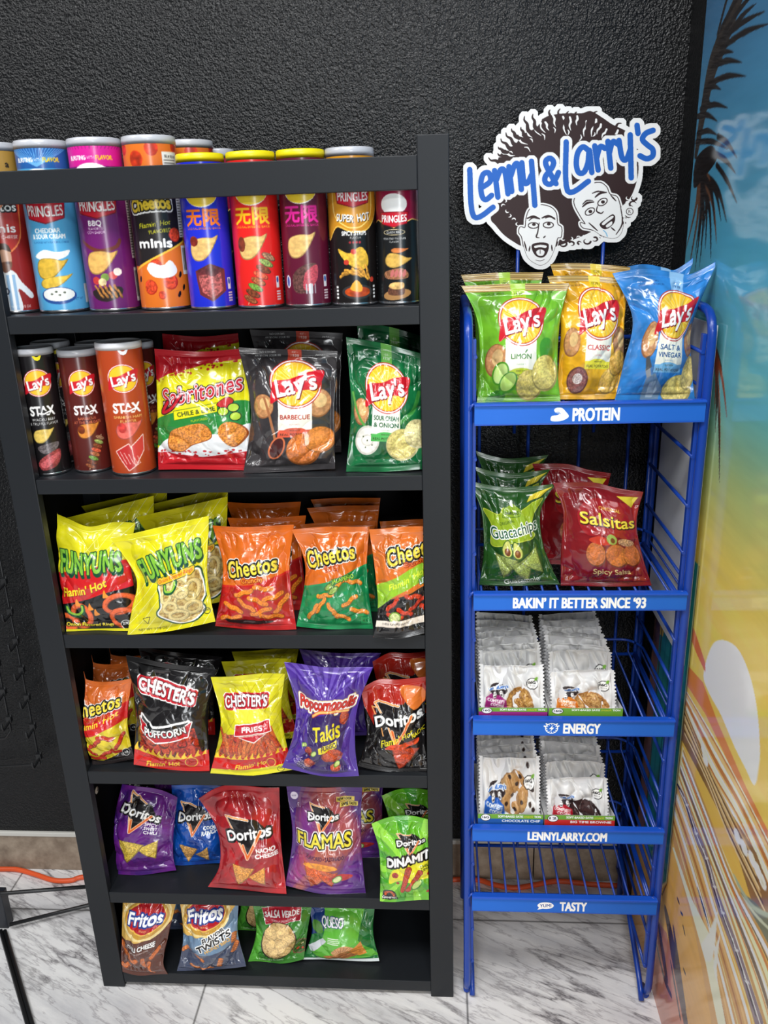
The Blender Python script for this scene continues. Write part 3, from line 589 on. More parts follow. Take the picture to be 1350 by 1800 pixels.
def art_gourmet():
    a = can_art((22, 24, 26)); x = 47; a.poly([(x - 26, 0), (x + 26, 0), (x + 26, 40), (x + 14, 38), (x, 44), (x - 14, 38), (x - 26, 42)], (150, 20, 62)); a.line([(x - 26, 42), (x - 14, 38), (x, 44), (x + 14, 38), (x + 26, 40)], .8, (226, 190, 100))
    a.ell(x, 27, 10, 7.6, W_); tube_logo(a, x, 38, .82); a.text('CLASSIC BBQ', x, 47.4, 1.7, W_, bold=.02, width=11); a.ring(x, 47.4, 8, 2, .4, (206, 190, 150)); a.text('STEAK AND FINE GRAIN', x, 52, 1.4, W_, width=17); a.text('FLAVOR', x, 54.4, 1.4, W_)
    a.saddle(x + 4, 61, 13, 4, (206, 120, 60), 4); a.saddle(x + 2, 69, 19, 12, (216, 174, 84), 20); a.blob([(x - 8, 77), (x + 4, 74), (x + 10, 78), (x + 8, 82), (x - 6, 82)], (150, 100, 70), tex=.4, f=3); [a.ell(x - 2 + k*3, 78, 1.3, 3, (196, 110, 106), 15) for k in range(4)]
    a.ell(x + 1, 94, 11, 4, (176, 130, 80), -8); a.blob([(x - 5, 94), (x - 4, 88), (x + 6, 87), (x + 6, 94)], (104, 66, 50), tex=.4, f=3); a.blob([(x - 5, 88), (x - 2, 85), (x + 6, 85), (x + 6, 89), (x, 90)], (224, 180, 110), tex=.3)
    return a
def noise_bag(H, base): 
    a = new(H, base); mk = a.edges(a.pe([(0, 0), (100, 0), (100, H), (0, H)])); a.noise_fill(mk, [tuple(int(c*.9) for c in base), base], .25); return a
def onion_word(a, x, y, w, rot=-6):
    a.text('FUNYUNS', x, y, w*.33, (130, 190, 60), width=w, rot=rot, bold=.03, space=1.1, arc=.14, grow=-.05, sh=(w*.012, w*.05, (18, 74, 50), .9), ol=((1.0, (22, 70, 40)),)); 
def onion_ring(a, x, y, rx, ry, wd, rot=0, col=(226, 204, 132), seed=1):
    a.ring(x, y, rx, ry, wd, tuple(int(c*.66) for c in col), rot); a.ring(x - .3, y - .4, rx, ry, wd*.8, col, rot, tex=.25, f=2.5, seed=seed); a.ring(x - .8, y - 1, rx, ry, wd*.25, tuple(min(255, int(c*1.1)) for c in col), rot)
def stripes(a, col, n=12, w=.5):
    for k in range(n): a.line([(k*14 - 40, a.H), (k*14 - 40 + a.H*.8, 0)], w, col)
def art_rings_hot():
    a = noise_bag(140, (230, 222, 30)); stripes(a, (246, 244, 170))
    a.blob([(-4, 80), (8, 66), (30, 60), (60, 52), (104, 48), (104, 82), (70, 86), (30, 100), (-4, 108)], (206, 30, 34)); a.poly([(-2, 104), (30, 96), (60, 86), (102, 76), (102, 141), (-2, 141)], K_)
    a.blob([(-2, 96), (20, 94), (50, 86), (102, 74), (102, 80), (60, 88), (28, 99), (-2, 107)], (206, 30, 34)); 
    onion_word(a, 51, 50, 78, -2); a.text("Flamin' Hot", 42, 81, 10, (250, 222, 40), shear=.3, rot=-16, bold=.03, width=62, sh=(.5, .8, (110, 10, 10))); a.text('Flavored', 86, 66, 3, W_, rot=-12, bold=.02)
    for x, y, rx, ry, r_ in ((32, 118, 12, 15, 10), (82, 102, 17, 11, -14), (86, 122, 16, 12, 10), (12, 128, 10, 8, 30)): onion_ring(a, x, y, rx, ry, 7, r_, (222, 96, 48), int(x))
    for x, y in ((46, 104), (52, 112), (30, 100), (68, 88)): a.blob([(x - 3, y + 4), (x, y - 6), (x + 2, y - 1), (x + 4, y + 3)], (250, 150, 40))
    a.line(smooth([(14, 108), (16, 116), (26, 119), (35, 112), (36, 104)]), 6, (20, 84, 50)); a.line(smooth([(14, 108), (16, 115), (26, 117), (34, 111), (35, 104)]), 3, (150, 206, 70))
    a.text('Onion Flavored Rings', 40, 130, 4.4, (250, 226, 60), bold=.04, width=60, ol=((.7, K_),)); a.ell(86, 131, 6, 6, K_, ol=((.7, W_),)); a.text('270', 86, 129, 4, W_, bold=.03); a.rect(-2, 136.5, 102, 141, (226, 218, 40)); return a
def art_rings():
    a = noise_bag(132, (234, 224, 26)); stripes(a, (248, 246, 180)); onion_word(a, 53, 43, 78, -9)
    pts = smooth([(38, 68), (48, 65), (84, 60), (92, 72), (94, 92), (88, 104), (90, 112), (78, 122), (62, 122), (40, 106), (44, 96), (42, 80)], 6, True); a.poly(pts, (70, 54, 34), ol=((3.2, (18, 70, 46)), (1.5, W_)))
    mk = a.edges(a.pe(pts)); a.noise_fill(mk, [(150, 112, 56), (206, 176, 100), (226, 204, 136)], 1.3)
    for x, y, rx, ry, r_ in ((50, 82, 7, 12, 10), (66, 76, 12, 12, 0), (82, 84, 9, 14, 10), (72, 94, 14, 10, -10), (54, 100, 9, 8, 30), (80, 106, 10, 9, 0), (62, 112, 12, 7, 10), (70, 84, 8, 6, 0)): onion_ring(a, x, y, rx*.85, ry*.85, 4.8, r_, (224, 204, 140), int(x + y))
    a.text('Onion Flavored Rings', 60, 61, 4.6, (170, 40, 30), bold=.02, width=46, rot=-7, ol=((2.6, (20, 74, 46)), (2.0, (246, 190, 40))))
    a.line(smooth([(46, 70), (48, 78), (56, 80), (61, 74), (61, 68)]), 5, (20, 84, 50)); a.line(smooth([(46, 70), (48, 77), (56, 78), (60, 73), (60, 68)]), 2.4, (160, 214, 70))
    a.text('NET WT. 1 7/8 OZ.', 30, 126, 3.6, (40, 40, 20), bold=.02, width=34); a.poly([(18, 110), (27, 108), (24, 117)], (234, 224, 26), ol=((.7, (40, 40, 20)),)); a.ring(93, 116, 4, 4, .8, (40, 40, 20)); a.text('230', 93, 115, 2.6, (40, 40, 20), bold=.02); return a
def puff_word(a, x, y, w, rot=-8):
    a.text('Cheetos', x, y, w*.25, (248, 214, 50), width=w, rot=rot, bold=.05, space=1.1, arc=.12, grow=-.06, ol=((2.6, W_), (1.7, K_)))
    a.text('Cheetos', x, y, w*.25, (250, 220, 70), width=w*.985, rot=rot, bold=.03, space=1.1, arc=.12, grow=-.06, ol=((.35, K_),))
def art_puffs(top, body, split, name, ncol, extra, H=132, sub=None, wx=46, wy=50, ww=72, rot=-8):
    a = noise_bag(H, top); a.poly([(-2, split[0]), (50, (split[0]+split[1])/2 + 2), (102, split[1]), (102, H + 1), (-2, H + 1)], body)
    mk = a.edges(a.pe([(-2, split[0] + 3), (102, split[1] + 3), (102, H), (-2, H)])); a.noise_fill(mk, [tuple(int(c*.82) for c in body), body], .3)
    extra(a); puff_word(a, wx, wy, ww, rot); a.text(name[0], wx + 2, wy + 13, 6, ncol, bold=.03, width=name[1], rot=rot*.8, ol=((.9, (150, 40, 10)),))
    return a
def x_crunchy(a):
    for x, y, r_ in ((64, 74, 10), (76, 86, -12), (86, 97, -50), (22, 102, 14), (20, 116, -14), (60, 104, -20), (40, 96, 30), (72, 112, 4), (56, 90, 24), (36, 80, -20)): a.curl(x, y, 25, 6.5, r_, (236, 130, 40), int(x))
    a.blob([(12, 120), (30, 117), (70, 118), (66, 122), (24, 124)], (50, 30, 30)); a.text('CHEESE FLAVORED SNACKS', 18, 128, 2.4, (60, 10, 10), bold=.02, width=30)
def x_jala(a):
    for x, y, r_ in ((36, 84, -10), (30, 98, -60), (48, 104, 50), (62, 66, -30), (78, 68, 10), (20, 108, -60), (60, 112, 20), (72, 92, -34), (84, 106, 14)): a.curl(x, y, 22, 6, r_, (230, 140, 50), int(x))
    for x, y in ((42, 72), (48, 77)): a.ell(x, y, 9, 4.6, (70, 110, 40), -30); a.ell(x, y, 7, 3, (150, 180, 80), -30, tex=.4, f=3)
    a.text('JALAPEÑO', 62, 63, 5, (170, 220, 60), bold=.03, width=34, rot=-10, ol=((.8, (20, 90, 50)),)); a.rect(85, 114, 97, 124, (36, 150, 86), ol=((.5, (14, 70, 40)),)); a.text('4.6', 91, 119, 4, (14, 70, 40))
def x_limon(a):
    a.blob([(-3, 80), (20, 68), (60, 54), (103, 40), (103, 68), (70, 76), (30, 88), (-3, 108)], (150, 196, 50)); a.text("Flamin' Hot", 52, 68, 8, (226, 236, 60), shear=.3, rot=-16, width=62, bold=.02); a.text('LIMÓN', 84, 72, 7, W_, rot=-12, bold=.04, width=26, ol=((.9, (40, 100, 40)),))
    for x, y, r_ in ((26, 100, -40), (46, 112, 20), (66, 104, -30), (84, 114, 20), (30, 116, 10), (88, 98, -60), (60, 92, 10)): a.curl(x, y, 24, 6.5, r_, (206, 60, 30), int(x))
    a.ell(30, 118, 10, 8, (110, 150, 50)); a.ell(30, 118, 8, 6.2, (214, 224, 150), tex=.2); a.poly([(-2, 124), (102, 122), (102, 133), (-2, 133)], (236, 224, 210)); a.text('CHEESE FLAVORED SNACKS', 32, 128, 2.6, K_, bold=.03, width=44)
def x_hot(a):
    a.blob([(-3, 62), (30, 52), (70, 44), (103, 36), (103, 62), (60, 72), (-3, 86)], (206, 34, 34)); a.text("Flamin' Hot", 50, 59, 9, (250, 222, 50), shear=.3, rot=-15, width=74, bold=.03)
    for x, y, r_ in ((62, 84, 20), (84, 96, -50), (40, 92, -30), (24, 104, 30), (56, 110, -14), (80, 114, 20), (34, 118, 0)): a.curl(x, y, 26, 6.5, r_, (190, 54, 34), int(x))
    a.poly([(-2, 118), (40, 124), (102, 110), (102, 133), (-2, 133)], (34, 26, 26)); a.ell(88, 117, 6, 6, K_, ol=((.6, W_),)); a.text('4.8', 88, 117, 3.6, W_, bold=.03)
def flames(a, y, col, h=9, n=14, col2=None):
    for k in range(n):
        x = -4 + k * 108 / (n - 1); hh = h * (0.6 + 0.6 * ((k * 37) % 10) / 10); a.blob([(x - 5, y + 3), (x - 3, y - hh*.3), (x + 1.5, y - hh), (x + 1, y - hh*.35), (x + 5, y + 3)], col, n=5)
def popcorn_fill(a, pts, cols=((90, 16, 12), (176, 44, 26), (206, 78, 40)), n=26, seed=5):
    mk = a.edges(a.pe(pts)); a.noise_fill(mk, cols, 1.2, seed); P = np.array(pts); rs = random.Random(seed); x0, y0 = P.min(0); x1, y1 = P.max(0)
    for _ in range(n):
        x, y = rs.uniform(x0 + 5, x1 - 5), rs.uniform(y0 + 4, y1 - 4); r = rs.uniform(5, 9); c = rs.choice([(186, 50, 28), (200, 70, 36), (168, 38, 24)])
        a.blob([(x + r*(.75 + .3*rs.random())*cos(t), y + r*(.6 + .3*rs.random())*sin(t)) for t in np.linspace(0, 2*pi, 7, endpoint=False)], tuple(int(v*.5) for v in c), n=4); a.blob([(x - .4 + r*(.6 + .25*rs.random())*cos(t), y - .6 + r*(.5 + .25*rs.random())*sin(t)) for t in np.linspace(0, 2*pi, 7, endpoint=False)], c, n=4, tex=.55, f=3, seed=int(x))
def chest_word(a, x, y, w, rot=4, arc=.12):
    a.text("CHESTER'S", x, y, w*.2, W_, width=w, rot=rot, bold=.035, arc=arc, grow=-.02, ol=((3.6, W_), (2.6, (196, 24, 40)), (.8, (90, 10, 20))))
def art_puffcorn():
    a = noise_bag(138, (22, 20, 22)); popcorn_fill(a, [(12, 80), (90, 74), (98, 138), (6, 138)]); a.poly([(84, 70), (102, 60), (102, 110), (92, 110)], (22, 20, 22))
    a.poly([(-2, 112), (20, 117), (50, 116), (102, 108), (102, 139), (-2, 139)], (206, 34, 30)); flames(a, 115, (250, 206, 50), 10); a.poly([(-2, 117), (50, 119), (102, 113), (102, 139), (-2, 139)], (206, 34, 30))
    a.poly([(14, 66), (30, 78), (78, 66), (74, 84), (36, 94), (12, 80)], (24, 22, 24), ol=((2.4, W_), )); a.poly([(10, 70), (26, 84), (70, 74), (82, 66), (76, 86), (34, 95), (12, 84)], (196, 24, 40), ol=((1.2, W_),)); a.text('PUFFCORN', 46, 80, 9, W_, width=56, bold=.04, rot=-9, arc=-.25, ol=((.9, K_),))
    chest_word(a, 48, 33, 70, 8); a.blob([(30, 48), (48, 44), (66, 50), (70, 62), (44, 68), (28, 60)], (24, 22, 24)); a.text("Flamin' Hot", 40, 129, 7.5, (250, 222, 50), shear=.3, rot=-9, bold=.02, width=46)
    a.ell(78, 123, 8, 8, (230, 190, 60)); a.ell(78, 123, 7, 7, (196, 40, 30), tex=.3); stripes(a, (70, 70, 74), 6, .25); return a
def art_fries():
    a = noise_bag(138, (222, 214, 34)); stripes(a, (120, 116, 20), 12, .35); popcorn_fill(a, [(10, 74), (86, 66), (96, 114), (2, 116)], ((110, 40, 16), (190, 70, 30), (214, 110, 50)), 2)
    for k in range(26): a.curl(10 + (k*29) % 78, 82 + (k*17) % 30, 30, 5.5, 60 + (k*23) % 60, [(206, 92, 40), (190, 70, 34), (214, 116, 56)][k % 3], k)
    a.poly([(-2, 108), (102, 104), (102, 130), (-2, 130)], (204, 32, 28)); flames(a, 110, (250, 206, 40), 9); a.poly([(-2, 112), (102, 108), (102, 128), (-2, 130)], (204, 32, 28)); stripes(a, (150, 40, 20), 4, .1)
    chest_word(a, 46, 33, 66, 0); a.poly([(30, 60), (82, 58), (84, 72), (28, 74)], (196, 24, 40), ol=((1.0, W_),)); a.text('FRIES', 56, 66, 7, W_, bold=.06, width=32); a.poly([(34, 76), (78, 74), (58, 86)], (236, 226, 220)); a.poly([(37, 76.4), (75, 75), (58, 84)], (196, 24, 40))
    a.blob([(30, 44), (46, 42), (70, 44), (78, 56), (50, 57), (30, 56)], (236, 228, 70)); a.text("Flamin' Hot", 52, 121, 7, (250, 222, 50), shear=.3, rot=-7, bold=.02, width=42); a.ell(76, 120, 6, 7, (230, 190, 60)); a.ell(76, 120, 5, 6, (190, 40, 30), tex=.3)
    a.poly([(-2, 129), (102, 126), (102, 139), (-2, 139)], (226, 218, 34)); a.ring(86, 133, 4, 4, .6, K_); a.text('160', 86, 132, 2.6, K_); return a
def art_popcorn():
    a = noise_bag(128, (76, 44, 150)); rs = random.Random(8)
    for k in range(9): a.poly([(50, 44), (k*13 - 8, -2), (k*13 - 1, -2)], (118, 92, 190), al=.7)
    a.blob([(22, 60), (50, 52), (90, 40), (84, 76), (78, 100), (84, 122), (20, 122), (28, 92)], (50, 30, 96)); 
    for x, y, rx, ry in ((66, 100, 17, 10), (34, 112, 9, 6), (80, 58, 7, 9), (70, 116, 8, 5), (30, 96, 6, 7)): a.blob([(x + rx*(.8 + .3*rs.random())*cos(t), y + ry*(.8 + .3*rs.random())*sin(t)) for t in np.linspace(0, 2*pi, 9, endpoint=False)], (150, 50, 34), tex=.5, f=3); a.blob([(x - 1 + rx*.75*cos(t), y - 1 + ry*.75*sin(t)) for t in np.linspace(0, 2*pi, 8, endpoint=False)], (190, 80, 50), tex=.6, f=4)
    for x, y in ((38, 98), (72, 112), (22, 90)): a.ell(x, y, 5, 3.4, (90, 140, 50), -40); a.ell(x + .4, y, 4, 2.5, (206, 222, 130), -40)
    a.text('Popcornopolis', 52, 40, 12.5, (206, 50, 40), width=84, rot=-3, shear=.18, bold=.03, arc=-.1, ol=((2.8, (226, 200, 130)), (1.9, W_), (.5, (120, 20, 20)))); a.line(smooth([(30, 56), (42, 50), (60, 49), (86, 50)]), 2.4, (236, 190, 110), ol=((.7, (206, 60, 40)),))
    a.text('Takis', 54, 72, 18, (240, 222, 40), width=42, rot=-9, bold=.03, grow=.12, sh=(.5, .8, (20, 16, 60))); a.poly([(44, 90), (72, 82), (72, 90), (52, 97), (46, 97)], (236, 220, 40)); a.text('FUEGO', 60, 89.2, 5.6, (40, 24, 90), width=22, rot=-13, bold=.05)
    a.text('KOLCHI FLAVORED', 24, 112, 2.6, W_, rot=28, bold=.02, width=24); a.text('POPCORN', 22, 115, 2.6, W_, rot=28, bold=.02); a.text('NET WT 7 OZ', 20, 118, 2.2, W_, rot=28); return a
def corn_logo(a, x, y, w, rot=-8, word='Doritos', k=1.0):
    c, q = cos(R(rot)), sin(R(rot)); P = lambda px, py: (x + w*(px*c - py*q), y + w*(px*q + py*c))
    a.poly([P(-.42, -.36), P(.2, -.24), P(.36, -.08), P(-.12, .46)], (24, 20, 22)); a.line([P(-.12, .46), P(-.42, -.36), P(.06, -.24)], w*.03, (236, 160, 90), ol=((w*.008, W_),))
    a.text(word, x, y, w*.19, W_, width=w, rot=rot, bold=.05, ol=((w*.035, (16, 14, 16)),), shear=.05); a.line([P(-.16, .2), P(-.11, .45), P(.28, .0)], w*.045, (226, 110, 50), ol=((w*.01, (250, 210, 170)),))
def corn_bag(bg, lines, shade, H=140, lx=54, ly=44, lw=66, rot=-8, tris=((66, 108, 17, -26), (40, 102, 21, 8)), tc=(214, 150, 60), tpos=(74, 64), lsz=4.6):
    a = noise_bag(H, bg); mk = a.edges(a.pe([(0, 0), (100, 0), (100, H), (0, H)])); a.noise_fill(mk, [shade, bg, tuple(min(255, int(c*1.12)) for c in bg)], .22, 9)
    corn_logo(a, lx, ly, lw, rot)
    for i, t in enumerate(lines): a.text(t, tpos[0], tpos[1] + i*(lsz*1.35), lsz, W_, bold=.06, width=lsz*.95*len(t), rot=rot*.4)
    for i, (x, y, r, ro) in enumerate(tris): a.tri(x, y, r, ro, tc, 3 + i)
    return a
def art_corn_hot():
    a = noise_bag(132, (26, 24, 25)); a.blob([(4, -3), (104, -3), (100, 28), (84, 36), (70, 26), (40, 50), (24, 64), (8, 50)], (176, 38, 26)); a.blob([(60, 8), (90, 14), (96, 30), (80, 40), (64, 24)], (226, 120, 50)); a.poly([(16, 30), (44, 42), (30, 74)], (26, 24, 25))
    a.line([(30, 74), (14, 32), (44, 44)], 1.8, (240, 170, 100)); corn_logo(a, 54, 50, 74, -8); a.text("Flamin' Hot", 52, 76, 9, (240, 226, 40), rot=-22, shear=.2, width=52, bold=.03); a.text('NACHO', 86, 70, 6, (240, 226, 40), rot=-18, bold=.03, width=22)
    a.tri(62, 102, 26, 12, (190, 66, 36)); a.blob([(34, 92), (44, 84), (62, 82), (84, 78), (82, 86), (52, 90)], (206, 70, 36), tex=.4); a.rect(86, 112, 98, 126, (26, 24, 25), ol=((.5, (150, 150, 150)),)); a.text('31', 92, 118, 5, (170, 170, 170)); return a
def art_flamas():
    a = noise_bag(140, (76, 34, 120))
    for x, y, rx, ry, r_, c in ((40, 20, 26, 60, 24, (170, 80, 60)), (74, 40, 20, 60, -28, (196, 90, 70)), (20, 100, 16, 50, 14, (190, 80, 130)), (50, 80, 40, 34, 0, (206, 110, 60)), (80, 110, 18, 40, 30, (110, 50, 150)), (26, 50, 14, 40, 0, (110, 44, 140)), (32, 116, 9, 40, 34, (226, 130, 60)), (50, 126, 36, 12, 0, (126, 60, 150))): 
        for g in (1.0, .8, .6, .4): a.ell(x, y, rx*g, ry*g, c, r_, al=.28)
    corn_logo(a, 48, 34, 42, -2); a.text('FLAMAS', 48, 62, 17, (236, 220, 60), width=76, rot=-1, bold=.03, ol=((2.6, W_), (1.6, K_)), arc=.03); a.text('FLAVORED • SAZONADO', 50, 83, 5, (60, 16, 60), width=52, bold=.02)
    a.tri(38, 108, 24, 14, (216, 96, 44)); a.tri(56, 112, 16, -10, (206, 84, 40)); a.blob([(56, 110), (70, 106), (86, 110), (78, 116), (60, 116)], (186, 40, 40)); a.ell(66, 114, 7, 5, (80, 150, 60), -30); a.ell(66, 114, 5.6, 3.8, (220, 230, 170), -30); a.blob([(20, 96), (36, 90), (60, 92), (66, 98), (40, 99)], (236, 150, 50), tex=.3)
    a.rect(66, 12, 90, 17.5, (230, 206, 90)); a.text('NEW LOOK', 77, 14.8, 3.2, K_, bold=.04, width=19); a.rect(71, 18, 95, 23.5, (230, 206, 90)); a.text('SAME TASTE', 83, 20.8, 3.2, K_, bold=.04, width=20); a.ell(9, 12, 5, 5, (220, 210, 230)); a.text('KEEP', 9, 12, 2, (60, 50, 90)); return a
def art_dinamita():
    a = noise_bag(168, (106, 190, 42))
    for k in range(14): a.poly([(60, 100), (60 + 120*cos(k*.45), 100 + 120*sin(k*.45)), (60 + 120*cos(k*.45 + .2), 100 + 120*sin(k*.45 + .2))], (150, 220, 70) if k % 2 else (70, 160, 40))
    a.blob([(24, 96), (44, 86), (60, 84), (104, 78), (104, 116), (60, 120), (40, 116), (18, 122)], (226, 222, 50)); corn_logo(a, 60, 45, 48, -7); a.text('DINAMITA', 60, 75, 15, W_, width=90, rot=-9, bold=.06, shear=.15, ol=((2.6, K_),), grow=.1)
    a.text('CHILE', 84, 92, 5, (30, 60, 20), bold=.03, rot=-8); a.text('LIMÓN', 88, 98, 5, (30, 60, 20), bold=.03, rot=-8)
    for p, q in (((54, 94), (42, 138)), ((74, 104), (50, 138))): a.line([p, q], 11, (120, 40, 30), taper=(1.1, .7)); a.line([p, q], 9, (180, 70, 50), taper=(1.1, .7), tex=.4, f=3)
    a.ell(68, 128, 11, 8, (60, 130, 40), -30); a.ell(68, 127, 9, 6, (196, 224, 130), -30); a.blob([(84, 150), (92, 140), (94, 128), (99, 132), (98, 144), (90, 150)], (160, 36, 34)); [a.ell(x, y, r, r, (170, 60, 50), tex=.3) for x, y, r in ((30, 104, 6), (34, 122, 3), (92, 110, 5))]
    a.ell(18, 150, 13, 13, (30, 26, 26)); a.ell(18, 150, 10, 10, (206, 90, 50)); a.blob([(12, 154), (18, 144), (24, 154)], K_); a.rect(4, 154, 33, 162, K_); a.text('ÑAMETER', 18, 158, 4.4, W_, bold=.04, width=26); return a
def corn_strip_logo(a, x, y, w, rot=-4):
    a.ell(x, y + w*.02, w*.6, w*.4, (196, 150, 60), rot, ol=((w*.06, (236, 214, 150)),)); a.ell(x, y, w*.52, w*.31, (180, 24, 34), rot, ol=((w*.025, (236, 190, 80)),)); a.text('Fritos', x, y, w*.27, W_, width=w*.92, rot=rot, bold=.04, shear=.15, ol=((w*.035, (34, 60, 140)),)); a.text('BRAND', x, y + w*.24, w*.045, (240, 200, 120), bold=.03)
def art_chilistrips():
    a = noise_bag(142, (98, 52, 38)); a.blob([(-4, -4), (104, -4), (104, 30), (90, 52), (60, 66), (30, 70), (-4, 66)], (214, 172, 84)); corn_strip_logo(a, 50, 34, 72); a.text('CHILI CHEESE', 48, 80, 8, W_, bold=.05, rot=-8, width=60, ol=((.7, (40, 16, 10)),)); a.text('FLAVORED CORN CHIPS', 46, 89, 2.6, W_, rot=-8, bold=.02, width=42)
    for x, y, r_ in ((12, 90, 60), (34, 102, 20), (62, 112, 60), (80, 96, -50), (16, 122, -20), (72, 124, 80)): a.line(smooth([(x - 10*cos(R(r_)), y - 10*sin(R(r_))), (x - 3, y + 5), (x + 10*cos(R(r_)), y + 10*sin(R(r_)))]), 10, (120, 56, 26)); a.line(smooth([(x - 10*cos(R(r_)), y - 10*sin(R(r_)) - .6), (x - 3, y + 4), (x + 10*cos(R(r_)), y + 10*sin(R(r_)) - .6)]), 8, (206, 110, 50), tex=.3, f=2)
    return a
def art_twists():
    a = noise_bag(128, (112, 142, 172)); a.poly([(-2, 82), (50, 86), (102, 74), (102, 129), (-2, 129)], (66, 74, 98)); a.blob([(-4, -4), (90, -4), (84, 26), (60, 46), (30, 54), (-4, 52)], (214, 172, 84)); corn_strip_logo(a, 44, 22, 66, -8)
    a.text('FLAVOR', 60, 52, 8, K_, bold=.05, rot=-24, width=40, ol=((1.2, W_),), shear=.1); a.text('TWISTS', 60, 63, 11, K_, bold=.05, rot=-22, width=62, ol=((1.4, W_),), shear=.1); a.text('HONEY BBQ', 66, 71, 6, (236, 176, 60), rot=-20, bold=.04, width=46)
    for x, y, r_ in ((10, 84, -30), (32, 92, 40), (28, 112, 16), (66, 106, -70), (92, 86, -60), (94, 66, -80), (44, 116, 30)):
        for k in range(5): t = (k - 2)*4; a.ell(x + t*cos(R(r_)), y + t*sin(R(r_)), 3.2, 4.6, (130, 66, 26), r_ + 30); a.ell(x + t*cos(R(r_)) - .4, y + t*sin(R(r_)) - .4, 2.6, 3.8, (214, 124, 56), r_ + 30, tex=.3)
    return a
def art_salsa():
    a = noise_bag(118, (66, 140, 50)); a.blob([(-3, 40), (20, 60), (14, 100), (40, 112), (30, 120), (-3, 120)], (90, 176, 60)); a.poly([(14, 10), (82, 4), (84, 26), (22, 34)], (178, 30, 50), ol=((.6, W_),)); a.text('SALSA VERDE', 50, 17, 8, W_, bold=.04, rot=-5, width=60); a.text('TORTILLA SABORIZADA', 52, 26, 3, W_, rot=-5, bold=.02, width=40)
    a.ell(48, 66, 34, 38, (40, 30, 24)); mk = a.ell(48, 65, 32, 36, (196, 160, 96)); a.noise_fill(mk, [(150, 106, 56), (206, 172, 110), (226, 196, 140)], 1)
    for x, y in ((32, 50), (54, 46), (66, 60), (36, 72), (54, 70), (44, 88), (62, 84)): a.chip(x, y, 13, 12, 10, (222, 188, 128), int(x))
    a.ell(90, 86, 14, 18, (120, 90, 60)); a.ell(90, 86, 12, 16, (60, 90, 36), tex=.7, f=3); [a.ell(90 + dx, 86 + dy_, 2.6, 2.2, c) for dx, dy_, c in ((-4, 4, (200, 60, 40)), (3, -4, (226, 216, 160)), (5, 7, (200, 70, 40)), (-3, -8, (100, 140, 60)))]
    a.text('INSPIRADOS A TU GUSTO', 40, 108, 3, W_, rot=-3, bold=.02, width=44); return a
def art_queso():
    a = noise_bag(112, (36, 120, 56)); a.poly([(-2, -2), (28, -2), (24, 40), (-2, 60)], (26, 56, 120)); a.poly([(24, -2), (86, -2), (76, 60), (102, 100), (30, 108), (8, 92), (22, 44)], (96, 180, 60)); a.text('QUESO', 36, 26, 15, W_, width=34, bold=.02, rot=2, ol=((.8, (26, 56, 120)),)); a.blob([(4, 30), (16, 28), (20, 44), (10, 50), (2, 44)], (80, 140, 50)); a.poly([(0, 80), (20, 54), (26, 58), (8, 92)], (210, 214, 220))
    for k in range(4): a.rect(28, 50 + k*3, 46, 51.6 + k*3, (210, 230, 200))
    a.blob([(36, 78), (44, 66), (58, 64), (70, 74), (60, 82), (44, 84)], (206, 150, 96), tex=.2); [a.line([(50, 84), (40 + k*5, 66 + abs(k - 2))], .7, (150, 96, 50)) for k in range(6)]; a.blob([(26, 92), (44, 82), (66, 84), (74, 92), (58, 102), (40, 98)], (190, 124, 74), tex=.2); [a.line([(30 + k*6, 93), (36 + k*6, 86)], .6, (140, 86, 46)) for k in range(7)]; a.poly([(60, 80), (80, 62), (86, 92), (74, 96)], (214, 140, 60), tex=.2)
    a.poly([(-2, 108), (102, 106), (102, 113), (-2, 113)], (214, 224, 226)); return a
def art_chilelime():
    a = noise_bag(140, (226, 218, 26)); a.blob([(-3, -3), (103, -3), (103, 10), (60, 14), (40, 20), (20, 26), (-3, 34)], (176, 22, 34)); rs = random.Random(3)
    for k in range(40): x = rs.uniform(0, 100); a.ell(x, 34 - x*.28 + rs.uniform(-3, 4), rs.uniform(.6, 2.2), rs.uniform(.5, 1.6), (176, 22, 34))
    a.blob([(-3, 84), (20, 72), (60, 62), (103, 62), (103, 110), (-3, 110)], (40, 130, 56)); a.blob([(8, 106), (40, 94), (70, 96), (103, 86), (103, 128), (6, 128)], (232, 234, 236)); a.poly([(-2, 118), (50, 124), (102, 116), (102, 141), (-2, 141)], (190, 26, 36))
    for k in range(50): x = rs.uniform(0, 100); a.ell(x, 119 + rs.uniform(-4, 4), rs.uniform(.6, 2.4), rs.uniform(.5, 1.4), (190, 26, 36))
    a.text('Sabritones', 51, 46, 19, (190, 26, 44), width=86, rot=-13, bold=.01, space=1.1, shear=.22, ol=((1.8, (40, 20, 30)), (.8, (240, 220, 220)))); a.line(smooth([(14, 60), (8, 72), (20, 66), (30, 50)]), 3.4, (190, 26, 44), ol=((1, (40, 20, 30)),))
    a.poly([(22, 70), (68, 60), (68, 70), (23, 80)], (226, 218, 26), ol=((.5, (40, 90, 30)),)); a.text('CHILE & LIME', 46, 70, 5, (40, 60, 30), width=40, rot=-11, bold=.03); a.text('FLAVORED', 50, 79, 2.6, (226, 218, 26), rot=-11, bold=.03); a.blob([(68, 62), (78, 54), (84, 58), (78, 66)], (196, 40, 40), ol=((.6, K_),)); [a.ell(x, y, 5, 4.4, (180, 210, 60), ol=((.7, K_),)) for x, y in ((74, 70), (84, 66), (86, 76))]
    for P in ([(16, 96), (30, 88), (54, 84), (62, 100), (40, 110), (28, 118), (14, 114)], [(70, 90), (80, 82), (94, 88), (98, 98), (84, 112), (72, 102)]): a.blob(P, (150, 70, 24)); a.blob([(x*.96 + 1.6, y*.97 + 2.4) for x, y in P], (220, 136, 56), tex=.5, f=2.4)
    return a
